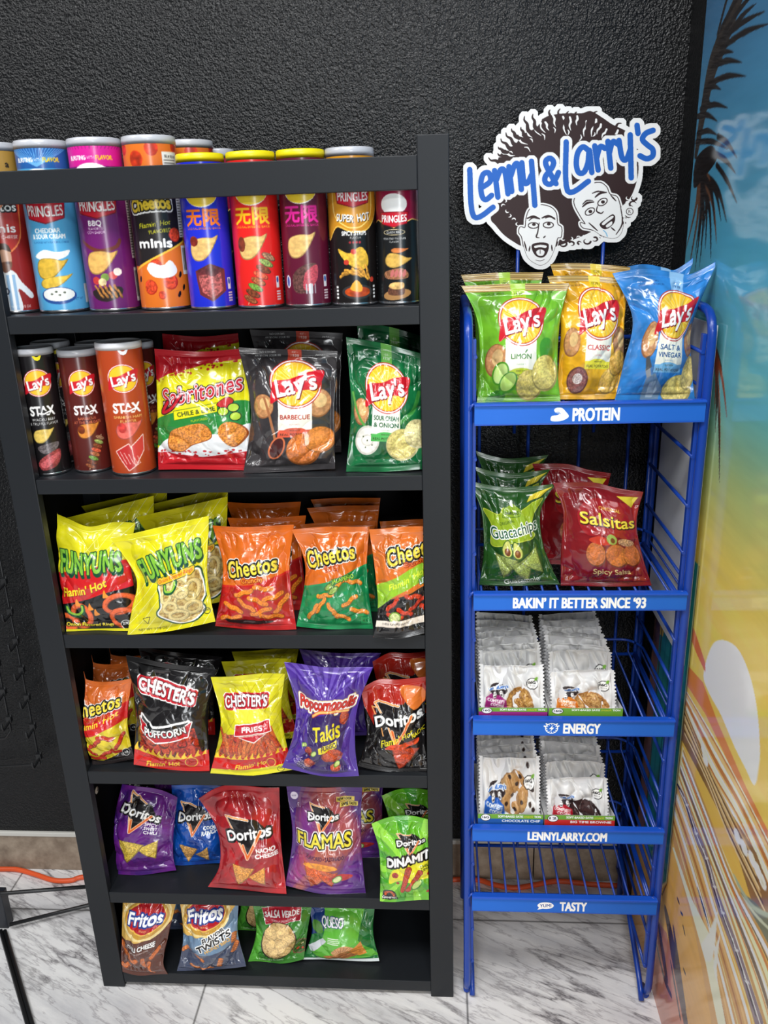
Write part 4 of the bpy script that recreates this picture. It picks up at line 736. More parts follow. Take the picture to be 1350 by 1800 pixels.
def art_guac():
    a = noise_bag(132, (38, 84, 32)); a.blob([(6, 36), (30, 38), (40, 28), (60, 34), (94, 20), (82, 52), (86, 66), (50, 70), (14, 78), (16, 54)], (150, 178, 40), ol=((.8, (206, 214, 80)),)); a.poly([(36, 40), (40, 28), (52, 22), (64, 30), (64, 38)], (140, 170, 40), ol=((.6, (50, 90, 30)),)); a.text('SABROSO', 51, 34, 3.6, (30, 60, 20), bold=.04, width=22)
    a.text('ORIGINAL', 42, 46, 3.6, (40, 70, 24), rot=-14, width=26); a.text('Guacachips', 53, 56, 14, (20, 84, 44), width=80, rot=-9, bold=.02, ol=((1.3, W_),)); a.poly([(74, 12), (98, 4), (90, 16), (72, 22)], (226, 206, 60))
    for x, y, r_ in ((34, 100, 10), (58, 106, -8), (76, 96, -30)): a.tri(x, y, 21, r_, (150, 166, 84), int(x))
    for x, y in ((38, 80), (54, 82)): r_ = -24 if x < 45 else 22; q_ = -1 if x < 45 else 1; a.blob([(x - q_*4, y - 13), (x + q_*3, y - 10), (x + q_*9, y), (x + q_*6, y + 9), (x - q_*2, y + 10), (x - q_*8, y + 4), (x - q_*7, y - 6)], (70, 104, 34)); a.blob([(x - q_*3.4, y - 11.4), (x + q_*2.4, y - 9), (x + q_*7.6, y), (x + q_*5, y + 7.6), (x - q_*2, y + 8.6), (x - q_*6.6, y + 3.4), (x - q_*5.8, y - 5.4)], (206, 208, 110), tex=.12); a.ell(x, y + 2.6, 4.6, 5, (116, 66, 34)); a.ell(x - 1, y + 1.6, 2, 2.2, (160, 104, 62))
    a.text('Guacamole', 54, 123, 7, W_, rot=-7, width=46, bold=.01); return a
def art_salsitas():
    a = noise_bag(124, (134, 20, 28)); a.blob([(22, 30), (44, 18), (96, 20), (104, 44), (98, 60), (60, 58), (30, 60), (18, 44)], (158, 26, 34), ol=((.5, (110, 10, 20)),)); a.text('ORIGINAL', 60, 28, 4, (240, 214, 80), bold=.02, width=28, rot=-3); a.text('Salsitas', 58, 40, 13, (244, 220, 70), width=74, bold=.03, rot=-1, arc=-.1, sh=(.6, .8, (60, 8, 10), .8)); a.poly([(70, 10), (96, 8), (90, 22)], (224, 206, 60))
    for x in (40, 66, 86): a.chip(x, 82, 15 if x == 66 else 12, 15, 0, (196, 110, 56), x, (110, 50, 20))
    a.blob([(32, 64), (46, 60), (60, 66), (50, 70), (36, 68)], (200, 60, 40)); a.ell(60, 62, 7, 6, (150, 170, 80)); a.ell(61, 63, 3, 3, (110, 60, 30)); a.ell(80, 65, 12, 4.6, (196, 150, 110), 8, tex=.8, f=4)
    a.text('Spicy Salsa', 58, 103, 7, (244, 224, 150), width=44, bold=.02); a.text('Naturally & Artificially Flavored Tortilla Rounds', 56, 111, 2.6, (60, 8, 10), width=62); a.text('NET WT 3 OZ (85g)', 58, 118, 3, (70, 10, 14), width=36); return a
# ------------------------------------------------------------------ the setting
YW = 0.3676
tag(MB().box((-3.0, -4.2, -0.05), (1.1, 0.6, 0.0)).build('floor', M['floor']), kind='structure')
tag(MB().box((-3.0, YW, 0.115), (1.1, YW + 0.12, 3.1)).build('wall_back', M['wall']), kind='structure')
b = MB()
for k in range(7):
    x0 = -3.0 + k * 0.61 - 0.03; b.box((x0, YW - 0.004, 0.0), (min(x0 + 0.607, 1.09), YW + 0.1, 0.115), 0, 0.001)
tag(b.build('baseboard_back', M['skirt']), kind='structure')
tag(MB().box((-3.0, YW - 0.008, 0.115), (1.09, YW + 0.05, 0.128), 0, 0.002).build('trim_1', M['skirtcap']), kind='structure')

# the printed wall on the right: palm, sky, beach and surf, under a glossy sheet
XM = 0.862
def mural_art():
    Y0, Y1, Z1 = 0.263, -1.2, 2.6
    a = Art(420, 1500, Z1 * 1000, (60, 120, 160), W=(Y0 - Y1) * 1000, ss=2)
    def q(p):
        h = on_x(p, XM); return ((Y0 - h[1]) * 1000, (Z1 - h[2]) * 1000)
    def Q(pts): return [q(p) for p in pts]
    zc = lambda z: (Z1 - z) / Z1
    a.vgrad([(0, (40, 84, 130)), (zc(2.0), (62, 112, 152)), (zc(1.62), (74, 148, 176)), (zc(1.38), (100, 170, 170)), (zc(1.26), (160, 180, 120)), (zc(1.12), (222, 200, 98)), (zc(.95), (238, 198, 92)), (zc(.6), (232, 180, 82)), (1, (206, 150, 82))])
    yy, xx = np.mgrid[0:a.h, 0:a.w].astype(np.float32); nn = fbm(xx * .012, yy * .05, 5, 4) - .5; a.img *= (1 + .10 * nn[..., None]); del yy, xx, nn
    DK = (34, 30, 30)
    # palm fronds against the sky
    rib = Q([(1310, -30), (1275, 60), (1252, 120), (1236, 200), (1224, 270)]); a.line(smooth(rib), 52, (52, 46, 42), taper=(.5, 1., 1., .7, .4))
    fr = [((1262, 60), (1292, -40)), ((1268, 50), (1318, -30)), ((1272, 60), (1335, -20)), ((1275, 70), (1330, 6)), ((1268, 85), (1352, 42)), ((1264, 75), (1345, 20)), ((1256, 105), (1290, 92)), ((1252, 118), (1305, 110)), ((1246, 148), (1312, 134)), ((1240, 160), (1268, 158)), ((1236, 176), (1250, 184)), ((1232, 192), (1280, 190)), ((1226, 205), (1262, 214)), ((1226, 236), (1262, 238)), ((1224, 250), (1280, 262)), ((1262, 240), (1296, 278)), ((1256, 270), (1294, 306)), ((1260, 290), (1296, 358))]
    for p, e in fr:
        m = ((p[0] + e[0]) / 2, (p[1] + e[1]) / 2 - 7); a.line(smooth(Q([p, m, e])), 10, DK, taper=(1.0, 1.0, .08))
    for p, e in (((1258, 262), (1330, 40)), ((1300, 60), (1350, 44))): pass
    cr = (1228, 300)
    for k, (ex, ey) in enumerate([(1206, 440), (1214, 455), (1222, 450), (1230, 415), (1238, 405), (1250, 458), (1260, 430), (1268, 390), (1278, 392), (1248, 360), (1230, 470), (1222, 476), (1212, 470), (1240, 440), (1256, 395)]):
        m = ((cr[0] + ex) / 2 + 8, (cr[1] + ey) / 2 - 14); a.line(smooth(Q([cr, m, (ex, ey)])), 15, DK if k % 3 else (92, 62, 46), taper=(1.1, .9, .05))
    a.blob(Q([(1224, 280), (1250, 256), (1260, 280), (1238, 312), (1220, 330)]), DK)
    for k, (ex, ey) in enumerate([(1262, 680), (1272, 690), (1278, 735), (1258, 760), (1266, 800), (1265, 848), (1256, 720)]):
        a.line(smooth(Q([(1254, 600), ((1254 + ex) / 2 + 4, (600 + ey) / 2), (ex, ey)])), 11, (60, 44, 36) if k % 2 else (140, 70, 44), taper=(1, .9, .1))
    # surfboard and shoreline
    a.blob(Q([(1268, 1125), (1250, 1138), (1237, 1185), (1245, 1215), (1268, 1258), (1290, 1310), (1310, 1350), (1326, 1380), (1334, 1350), (1336, 1310), (1330, 1240), (1316, 1180), (1295, 1138)]), (226, 228, 226), tex=.05, f=.02)
    def band(pts, w, c, **k): a.line(smooth(Q(pts)), w, c, **k)
    def strip(L, Rr, c, **k): a.poly(Q(list(L) + list(Rr)[::-1]), c, **k)
    strip([(1206, 1100), (1225, 1150), (1240, 1182)], [(1206, 1075), (1222, 1110), (1240, 1165)], (206, 110, 66))
    strip([(1205, 1200), (1240, 1255), (1290, 1360), (1350, 1500)], [(1205, 1165), (1236, 1200), (1262, 1270), (1310, 1380), (1350, 1460)], (212, 128, 68))
    strip([(1204, 1290), (1250, 1400), (1300, 1500), (1360, 1640)], [(1204, 1210), (1246, 1280), (1300, 1400), (1356, 1500)], (206, 156, 92), tex=.3, f=.04)
    for k in range(13):
        t = k / 12; band([(1204 + 6*t, 1212 + 60*t), (1262 - 14*t, 1310 + 60*t), (1310 - 10*t, 1400 + 60*t), (1366, 1510 + 110*t)], 5 + 4*((k*7) % 3), [(246, 236, 200), (190, 120, 60), (230, 190, 120), (250, 246, 226)][k % 4])
    strip([(1198, 1300), (1240, 1380), (1290, 1480), (1356, 1700)], [(1203, 1240), (1235, 1320), (1268, 1400), (1330, 1500), (1366, 1600)], (150, 112, 66), tex=.3, f=.03)
    for k in range(9): t = k / 8; band([(1204, 1250 + 40*t), (1236 + 6*t, 1330 + 40*t), (1280, 1420 + 46*t), (1320 + 24*t, 1500 + 100*t)], 5, [(206, 170, 110), (110, 80, 50), (226, 200, 150)][k % 3])
    for x, y, r in ((1237, 1318, 5), (1240, 1335, 6), (1296, 1470, 5), (1308, 1490, 6), (1322, 1510, 6), (1332, 1530, 5), (1340, 1548, 6)):
        c = q((x, y)); a.ell(c[0], c[1], 16, 10, (250, 244, 220), tex=.2, f=.2)
    a.blob(Q([(1280, 1560), (1320, 1580), (1352, 1620), (1370, 1700), (1340, 1660), (1300, 1600)]), (120, 122, 96)); band([(1290, 1540), (1320, 1590), (1352, 1610)], 8, (170, 180, 150)); band([(1300, 1570), (1330, 1610), (1360, 1640)], 6, (196, 200, 170))
    strip([(1190, 1380), (1226, 1480), (1260, 1590), (1310, 1730), (1345, 1830)], [(1200, 1310), (1240, 1420), (1290, 1540), (1330, 1640), (1370, 1780)], (226, 212, 160))
    for k in range(12): t = k / 11; band([(1194 + 8*t, 1372 - 50*t), (1230 + 14*t, 1470 - 40*t), (1272 + 18*t, 1580 - 30*t), (1322 + 36*t, 1740 - 60*t), (1350 + 30*t, 1830 - 60*t)], 4 + 4*((k*5) % 3), [(250, 246, 226), (196, 150, 80), (238, 226, 180), (206, 130, 60), (120, 100, 80)][k % 5])
    vb = [(1192, 1382), (1206, 1412), (1222, 1462), (1240, 1505), (1254, 1555), (1268, 1600), (1292, 1665), (1310, 1720), (1335, 1800)]; a.line(smooth(Q(vb)), 26, (134, 116, 124), taper=(.4, .8, 1.1, 1.1, 1.2, 1.2, 1.5)); a.line(np.array(smooth(Q(vb))) - [16, 0], 5, (50, 40, 46)); a.line(np.array(smooth(Q(vb))) + [14, 0], 4, (244, 236, 220))
    for x, y in vb[1:-1]: c = q((x, y)); a.line([(c[0] - 12, c[1] - 6), (c[0] + 2, c[1] + 4), (c[0] + 14, c[1] - 8)], 3, (236, 230, 226))
    strip([(1176, 1440), (1196, 1540), (1222, 1640), (1250, 1790), (1252, 1850)], [(1192, 1385), (1222, 1480), (1262, 1610), (1300, 1730), (1330, 1850)], (206, 156, 88))
    for k in range(9): t = k / 8; band([(1180 + 12*t, 1440 - 44*t), (1208 + 22*t, 1540 - 40*t), (1236 + 28*t, 1640 - 30*t), (1270 + 44*t, 1800 - 40*t), (1284 + 44*t, 1860 - 40*t)], 4 + 3*((k*5) % 4), [(240, 214, 150), (170, 110, 60), (226, 180, 110), (250, 244, 220)][k % 4])
    strip([(1182, 1490), (1212, 1590), (1240, 1690), (1262, 1800), (1270, 1860)], [(1185, 1490), (1216, 1580), (1246, 1640), (1276, 1800), (1290, 1860)], (240, 230, 196)); strip([(1232, 1660), (1246, 1640), (1262, 1600), (1254, 1700), (1258, 1720)], [(1240, 1690), (1250, 1690), (1266, 1640), (1260, 1700), (1262, 1730)], (238, 234, 214))
    a.line(Q([(1226, 1560), (1238, 1600), (1246, 1628)]), 8, (40, 30, 28), taper=(.3, 1, .2)); 
    # the sand and wet driftwood close to the floor
    strip([(1150, 1612), (1130, 1700), (1135, 1820)], [(1172, 1640), (1190, 1720), (1215, 1820)], (196, 128, 104), tex=.12, f=.02)
    for pts, w in (([(1170, 1600), (1178, 1640), (1190, 1710), (1206, 1800)], 42), ([(1184, 1630), (1192, 1690), (1204, 1770)], 20), ([(1158, 1625), (1166, 1680), (1172, 1720)], 28), ([(1154, 1660), (1168, 1720), (1180, 1750)], 14), ([(1179, 1690), (1186, 1730), (1196, 1790)], 12)): a.line(smooth(Q(pts)), w, (84, 62, 60), taper=(.5, 1.1, .8), tex=.3, f=.05)
    for x, y, l in ((1202, 1635, 14), (1192, 1583, 8), (1203, 1708, 8), (1198, 1606, 4)): a.line(Q([(x - 1, y - l*.5), (x + 2, y + l*.5)]), 6, (50, 34, 28))
    # deep teal pane with a pale edge strip, reaching to the corner
    zt, zb, ye = 1.06, 0.33, 0.014; X = lambda y: (Y0 - y) * 1000; Zc = lambda z: (Z1 - z) * 1000
    a.poly([(-2, Zc(.80)), (X(.19), Zc(.82)), (X(.10), Zc(zt)), (X(ye), Zc(zt)), (X(ye), Zc(zb)), (X(.05), Zc(.285)), (X(.1), Zc(.27)), (-2, Zc(.27))], (50, 150, 152), tex=.25, f=.01)
    for y_, c in ((.110, (96, 196, 196)), (.165, (40, 120, 126)), (.045, (30, 104, 112)), (.075, (70, 170, 172)), (.13, (30, 90, 96)), (.2, (90, 80, 70))): a.line([(X(y_), Zc(.9)), (X(y_), Zc(.3))], 6, c)
    a.poly([(-2, Zc(.9)), (X(.215), Zc(.9)), (X(.20), Zc(.27)), (-2, Zc(.27))], (130, 92, 74), tex=.5, f=.03)
    a.line([(X(ye) - 4, Zc(zt)), (X(ye) - 4, Zc(zb))], 4, (30, 120, 116)); a.line([(X(ye) + 2, Zc(zt + .05)), (X(ye) + 2, Zc(zb)), (X(.04), Zc(.29))], 5, (230, 214, 150)); a.line([(X(ye) + 7, Zc(zt)), (X(ye) + 7, Zc(zb)), (X(.03), Zc(.28)), (X(.1), Zc(.26))], 3, (30, 26, 22))
    return a
ma = mural_art(); ma.img = np.clip(ma.img * 1.1, 0, .97); col_ = ma.out(); ys = np.linspace(0.263, -1.2, ma.n); zs_ = np.linspace(0, 2.6, ma.m)
P = np.zeros((ma.m, ma.n, 3)); P[..., 0] = XM; P[..., 1] = ys[None]; P[..., 2] = zs_[:, None]
Pb = np.array([[[XM + .05, .263, 0], [XM + .05, -1.2, 0]], [[XM + .05, .263, 2.6], [XM + .05, -1.2, 2.6]]], float); Pf = P[[0, -1]][:, [0, -1]]
gr = lambda A, B: np.stack([A, B], 0); bk = (.6, .6, .6)
wm = grid_mesh('wall_right', [(P, col_, True), (Pb, bk, False), (gr(Pf[0], Pb[0]), bk, False), (gr(Pf[1], Pb[1]), bk, True), (gr(Pf[:, 0], Pb[:, 0]), bk, False), (gr(Pf[:, 1], Pb[:, 1]), bk, True)])
tag(link_mesh('wall_right', wm, None, [M['mural']]), kind='structure')
del ma, col_, P

tag(MB().box((XM + .003, .2636, 0), (1.1, YW + .05, 2.6)).build('trim_2', M['wall']), kind='structure')

# ------------------------------------------------------------------ the black bookshelf
XL, XR, PW, SD = -0.3586, 0.3586, 0.051, 0.30
LEV = [(1.7706, 1.7196), (1.538, 1.5073), (1.2415, 1.2132), (0.921, 0.8917), (0.599, 0.5686), (0.2776, 0.2486), (0.0428, 0.0133)]
S1, S2, S3, S4, S5, S6 = [l[0] for l in LEV[1:]]
bs = thing('bookshelf', 'tall black open-front bookshelf packed with snack bags and cans', 'bookshelf', (0, 0, 0))
for s in (-1, 1):
    x0 = XL - PW if s < 0 else XR
    MB().box((x0, 0, 0), (x0 + PW, 0.020, 1.80), 0, 0.0015).build('front_post', M['bookshelf'], bs)
    MB().box((x0, SD - 0.035, 0), (x0 + PW, SD, 1.80), 0, 0.0015).build('rear_post', M['bookshelf'], bs)
    xa = XL - PW if s < 0 else XR + PW - 0.013
    MB().box((xa, 0.020, 0.02), (xa + 0.013, SD - 0.035, 1.507)).build('side_panel', M['panel'], bs)
MB().box((XL, 0.001, LEV[0][1]), (XR, 0.02, LEV[0][0]), 0, 0.0012).build('top_rail', M['bookshelf'], bs)
MB().box((XL, SD - 0.02, LEV[0][1]), (XR, SD, LEV[0][0]), 0, 0.0012).build('top_rail', M['bookshelf'], bs)
for t, l in LEV[1:]:
    w_ = PW if t > 1.5 else PW - .013
    MB().box((XL, 0.002, l), (XR, SD - 0.008, t), 0, 0.0012).box((XL - w_, 0.0205, l), (XL, SD - .036, t)).box((XR, 0.0205, l), (XR + w_, SD - .036, t)).build('shelf_board', M['bookshelf'], bs)
MB().box((XL, SD - 0.008, 0.02), (XR, SD - 0.001, 1.53)).build('back_panel', M['panel'], bs)
stk = MB().lathe([(0, 0), (0.0085, 0), (0.0085, 0.0005), (0, 0.0005)], 24)
ps = on_x((170, 1389), XL - PW + .0132); o = stk.build('sticker', [M['sticker'], M['ink']], bs, (XL - PW + .0132, ps[1], ps[2])); o.rotation_euler = (0, R(90), 0)
MB().box((-.0003, -.0006, -.0022), (.0004, .0006, .0022)).build('printed_figure', M['ink'], o, (0, 0, .0006))
o['label'] = 'small round white sticker on the inner left side'

# ------------------------------------------------------------------ cans
def make_can(name, label, art, x, y, zs, r, h, lid, lidh=0.012, group=None, turn=0.0, tab=None, cat='can', lidr=1.006):
    root = thing(name, label, cat, (x, y, zs + .0007), group)
    base = math.atan2(CAM[1] - y, CAM[0] - x) + turn          # the printed face looks towards the aisle
    fr = np.concatenate([np.linspace(0, .2, 12)[:-1], np.linspace(.2, .8, 196), np.linspace(.8, 1, 12)[1:]]); th = base + (fr - .5) * 2*pi
    zz = np.linspace(0.004, h - 0.003, art.m); c = art.out()[:, np.clip((fr * (art.n - 1)).round().astype(int), 0, art.n - 1)]
    P = np.zeros((art.m, len(th), 3)); P[..., 0] = r*np.cos(th); P[..., 1] = r*np.sin(th); P[..., 2] = zz[:, None]
    link_mesh('body', grid_mesh('body', [(P, c, False)]), root, [M['card']])
    MB().lathe([(0, 0.0015), (r*.93, 0.0015), (r*.97, 0), (r*1.003, 0.001), (r*1.003, 0.0045), (r*.985, 0.006), (r*.6, .006), (0, .006)], 64).build('bottom_rim', M['metal'], root)
    R_ = r * lidr
    MB().lathe([(r*.985, h - .005), (r*1.002, h - .004), (r*1.002, h), (r*.97, h), (r*.95, h - .004), (0, h - .004)], 64).build('top_rim', M['foil'], root)
    MB().lathe([(r*1.003, h - lidh + .001), (R_, h - lidh), (R_ + .0004, h - lidh*.4), (R_, h + .0004), (R_ - .0015, h + .0018), (R_*.92, h + .0018), (R_*.9, h + .0006), (0, h + .0006)], 64).build('lid', lid, root)
    if tab:
        a0 = base + .15; pts = [(a0 - .22, h - lidh), (a0 + .22, h - lidh), (a0 + .12, h - lidh - .007), (a0, h - lidh - .009), (a0 - .12, h - lidh - .007)]
        b = MB(); vs = [b.bm.verts.new((R_*1.0*cos(t), R_*1.0*sin(t), z)) for t, z in pts]; v2 = [b.bm.verts.new((R_*1.012*cos(t), R_*1.012*sin(t), z)) for t, z in pts]
        b.bm.faces.new(vs); b.bm.faces.new(v2[::-1]); [b.bm.faces.new((vs[i], v2[i], v2[(i+1) % 5], vs[(i+1) % 5])) for i in range(5)]; b.build('pull_tab', tab, root)
    return root
YC = 0.068
def canx(px, py=548, y=YC): return on_y((px, py), y)[0]
def cz(px, y=YC): return on_y(px, y)[2]
H1 = 0.281; H2 = 0.249
GT = 'snack tubes on the top shelf'
cans = {}
for key, lab, art, px, r, h, lid, tab in (
    ('nacho', 'red tube with a footballer in a striped shirt, leftmost on the top shelf', art_minis(True), 31, .0430, H1, M['clear'], None),
    ('cheddar', 'light blue cheddar and sour cream crisp tube on the top shelf', art_sourcheddar(), 116, .0435, H1, M['clear'], None),
    ('bbq', 'purple barbecue crisp tube with a magenta top on the top shelf', art_bbqtube(), 204.5, .0445, H1, M['clear'], None),
    ('minis', 'orange and black tube of hot mini puffs, tallest on the top shelf', art_minis(False), 295, .0445, H1, M['clear'], None),
    ('blue', 'royal blue crisp tube with orange Chinese characters and a yellow lid', wuxian((30, 44, 200), (240, 120, 30), 'rib'), 377, .0397, H2, M['yellow'], None),
    ('red', 'bright red crisp tube with a meat skewer picture and a yellow lid', wuxian((224, 34, 30), (250, 190, 30), 'skewer'), 461, .0405, H2, M['yellow'], None),
    ('maroon', 'maroon crisp tube with pink Chinese characters and a steak on a fork', wuxian((94, 18, 46), (226, 40, 150), 'steak'), 544, .0400, H2, M['yellow'], None),
    ('hot', 'black and gold extra spicy crisp tube with a clear lid', art_superhot(), 625.5, .0402, H2, M['clear'], None),
    ('gourmet', 'slim black crisp tube with a crimson top beside the right post', art_gourmet(), 703, .0368, .222, M['clear'], None)):
    cans[key] = make_can('crisp_tube', lab, art, canx(px, 548, .086 if r > .043 else (.09 if key == 'nacho' else .0655)), (.086 if r > .043 else (.09 if key == 'nacho' else .0655)), S1, r, h, lid, .012, GT)
# tubes standing behind, their tops show over the rail
p = on_y((330, 256), .178); dup(cans['minis'], (p[0], .178, S1 + .0007), 'orange-topped tube standing behind the tallest tube, partly hidden', group=GT)
p = on_y((364, 266), .238); dup(cans['gourmet'], (p[0] + .018, .248, S1 + .0007), 'tube with a grey lid peeking up at the very back of the top shelf', 0, (.8, .8, (p[2] - S1) / .222), group=GT)
# second shelf tubes
GS = 'crisp tubes on the second shelf'
def stand(px, py, r, zs): return on_z((px, py), zs)[1] + r
st = {}
for key, lab, art, px, py, r, top, lid, tab in (
    ('beef', 'black wagyu beef crisp tube with a yellow tab on the second shelf', stax((22, 20, 22), ('WAGYU BEEF', '& TRUFFLE FLAVOR'), W_, 'beef'), 94, 837, .0360, (57, 612), M['clear'], M['yellow']),
    ('barbecue', 'dark brown barbecue crisp tube in the middle of the front three', stax((88, 30, 26), ('BARBECUE', 'AT THE TAILGATE'), (236, 130, 90), 'bbq'), 168, 834, .0352, (137, 614), M['clear'], None),
    ('ham', 'rust red Spanish ham crisp tube with a white lid', stax((176, 66, 28), ('SPANISH HAM', 'FLAVOR'), (244, 206, 120), 'ham'), 239, 837, .0408, (209, 601), M['whitelid'], M['whitelid'])):
    y = stand(px, py, r, S2) + (.008 if key == 'barbecue' else 0); xx_ = canx(px, py, y); h = cz(top, y) - S2; st[key] = make_can('crisp_tube', lab, art, xx_, y, S2, r, h, lid, .011, GS, 0, tab); st[key]['y'] = y; st[key]['h'] = h
for key, px, lab in (('beef', (82, 600), 'black-lidded tube behind the black wagyu beef tube'), ('barbecue', (160, 598), 'dark lidded tube behind the brown barbecue tube'), ('barbecue', (231, 592), 'brown tube behind the rust red ham tube')):
    y = st[key]['y'] + (.084 if px[0] > 200 or px[0] < 100 else .092); p = on_y(px, y); dup(st[key], (max(p[0] + .004, -.3585), y, S2 + .0007), lab, 0.3 if px[0] > 200 else 0, group=GS)

# ------------------------------------------------------------------ snack bags on the bookshelf
def shelf_bags():
    B = {}
    G2, G3, G4, G5, G6 = ('snack bags on the second shelf', 'snack bags on the third shelf', 'snack bags on the fourth shelf', 'snack bags on the fifth shelf', 'snack bags on the bottom shelf')
    mk = lambda k, lab, art, top, bot, zs, g, **q: B.__setitem__(k, make_bag('snack_bag', lab, 'snack bag', art, top, bot, zs, group=g, **q))
    # second shelf
    mk('lime', 'yellow, green and red chile lime snack bag on the second shelf', art_chilelime(), [(272, 613), (350, 618), (434, 612)], [(278, 826), (350, 825), (443, 828)], S2, G2, left=[(276, 700)], right=[(439, 710)], seed=3, thick=.056)
    mk('bbq', 'charcoal barbecue potato chip bag with brown chips, front of the second shelf', lays((58, 54, 56), ['BARBECUE'], (176, 50, 40), (216, 90, 66), dict(under=[potato(18, 66, 13, 14, 30), potato(82, 62, 14, 17, 0), lambda a: (a.line([(20, 56), (34, 106)], 3, (170, 110, 70)), a.ell(36, 114, 9, 14, (206, 110, 70), 20), a.ell(36, 114, 7, 12, (70, 30, 30), 20))], over=[chipf(66, 117, 19, 20, 0, (206, 116, 54), 3), chipf(84, 106, 17, 16, 0, (214, 130, 60), 5)]), H=144, cx=57, cy=40, r=26, est=(190, 70, 50)), [(419, 611), (505, 614), (593, 617)], [(428, 833), (505, 829), (589, 824)], S2, G2, left=[(441, 720)], right=[(588, 720)], seed=5, thick=.056)
    mk('onion', 'dark green sour cream and onion potato chip bag at the right of the second shelf', lays((20, 104, 58), ['SOUR CREAM', '& ONION'], (28, 90, 56), (84, 180, 90), dict(under=[potato(16, 80, 11, 15, 0), lambda a: (a.line(smooth([(4, 60), (12, 84), (30, 104)]), 3, (90, 160, 70)), a.line(smooth([(96, 50), (88, 74), (70, 90)]), 5, (60, 140, 60)), a.ell(26, 112, 17, 17, (214, 210, 200)), a.ell(26, 112, 14.5, 14.5, (242, 240, 232)), a.ring(26, 112, 8, 6, 1.5, (216, 212, 200)), [a.ell(26 + dx, 112 + dy_, .9, .9, (60, 80, 40)) for dx, dy_ in ((-6, -4), (5, -7), (7, 5), (-2, 8), (0, 0))])], over=[chipf(74, 117, 22, 20, 0, (224, 208, 130), 6, (200, 190, 140)), chipf(94, 103, 18, 19, 0, (232, 220, 160), 8, (206, 200, 160))]), H=150, cx=52, cy=51, r=27, est=(110, 180, 80)), [(608, 592), (676, 604), (743, 622)], [(608, 831), (676, 829), (742, 825)], S2, G2, left=[(617, 715)], right=[(741, 715)], seed=8, thick=.05)
    # third shelf
    mk('ringshot', 'yellow, red and black hot onion ring bag, leftmost on the third shelf', art_rings_hot(), [(90, 901), (122, 913), (158, 925), (200, 918), (237, 920)], [(106, 1113), (165, 1114), (243, 1108)], S3, G3, left=[(98, 1000)], right=[(229, 985), (240, 1060)], seed=11, dy=.008)
    mk('rings', 'bright yellow onion ring bag leaning in front on the third shelf', art_rings(), [(195, 946), (280, 927), (368, 906)], [(223, 1117), (285, 1111), (378, 1093)], S3, G3, left=[(239, 1015), (232, 1070)], right=[(364, 1000), (370, 1050)], seed=13, dy=-.022)
    mk('crunchy', 'orange and red cheese puff bag in the middle of the third shelf', art_puffs((226, 108, 28), (200, 34, 34), (76, 56), ('Crunchy', 32), (250, 160, 50), x_crunchy), [(373, 924), (446, 926), (517, 922)], [(378, 1101), (446, 1110), (521, 1106)], S3, G3, left=[(392, 1000)], right=[(509, 1000)], seed=17)
    mk('jala', 'orange and green cheese puff bag on the third shelf', art_puffs((226, 112, 34), (22, 146, 84), (76, 46), ('Crunchy', 24), (236, 120, 40), x_jala, wx=44, wy=36, ww=74, rot=-9), [(513, 930), (580, 926), (650, 925)], [(521, 1101), (590, 1106), (656, 1109)], S3, G3, left=[(537, 1000)], right=[(645, 1000)], seed=19)
    mk('limon', 'orange, lime and black cheese puff bag beside the right post on the third shelf', art_puffs((224, 116, 40), (28, 26, 28), (96, 76), ('Crunchy', 34), (240, 120, 40), x_limon, wx=62, wy=34, ww=80, rot=-8, H=150), [(649, 930), (700, 927), (749, 924)], [(656, 1126), (700, 1122), (748, 1114)], S3, G3, left=[(660, 1010), (664, 1070)], right=[(747, 1010)], seed=23, crop=(0, .8), thick=.04)
    # fourth shelf
    mk('hot', 'orange, red and yellow hot cheese puff bag, leftmost on the fourth shelf', art_puffs((222, 112, 46), (236, 212, 40), (70, 44), ('Crunchy', 44), (226, 80, 40), x_hot, wx=48, wy=38, ww=78, rot=-10), [(121, 1179), (165, 1199), (232, 1192)], [(150, 1348), (190, 1344), (236, 1334)], S4, G4, left=[(133, 1260)], right=[(224, 1270)], seed=29)
    mk('puff', 'black bag of red puffed corn, tallest on the fourth shelf', art_puffcorn(), [(220, 1153), (287, 1164), (380, 1178)], [(235, 1344), (290, 1356), (369, 1358)], S4, G4, left=[(238, 1240)], right=[(366, 1250)], seed=31, thick=.058)
    mk('fries', 'yellow bag of red corn fries in the middle of the fourth shelf', art_fries(), [(370, 1191), (435, 1186), (501, 1184)], [(369, 1365), (440, 1364), (515, 1354)], S4, G4, left=[(388, 1270)], right=[(495, 1260)], seed=37)
    mk('popcorn', 'shiny violet popcorn bag with a wide top seal on the fourth shelf', art_popcorn(), [(499, 1165), (575, 1172), (655, 1174)], [(495, 1350), (560, 1363), (631, 1364)], S4, G4, left=[(520, 1240), (513, 1300)], right=[(628, 1245), (624, 1310)], seed=41, wr=1.5, dy=-.02)
    mk('cornhot', 'black and red hot nacho tortilla chip bag at the right of the fourth shelf', art_corn_hot(), [(634, 1210), (665, 1194), (700, 1196), (749, 1188)], [(629, 1346), (690, 1358), (752, 1364)], S4, G4, left=[(645, 1285)], right=[(747, 1280)], seed=43, crop=(0, .96))
    # fifth shelf
    mk('purple', 'purple sweet chili tortilla chip bag slumped at the left of the fifth shelf', corn_bag((92, 30, 118), ('SPICY', 'SWEET', 'CHILI'), (66, 26, 110), lx=46, ly=36, lw=66, rot=10, tris=((68, 92, 20, -24), (36, 92, 25, 8)), tc=(206, 176, 70), tpos=(66, 52), lsz=4.4), [(214, 1379), (262, 1384), (312, 1401)], [(184, 1539), (245, 1539), (309, 1531)], S5, G5, left=[(200, 1440), (193, 1490)], right=[(306, 1450), (304, 1500)], seed=47, lean=14)
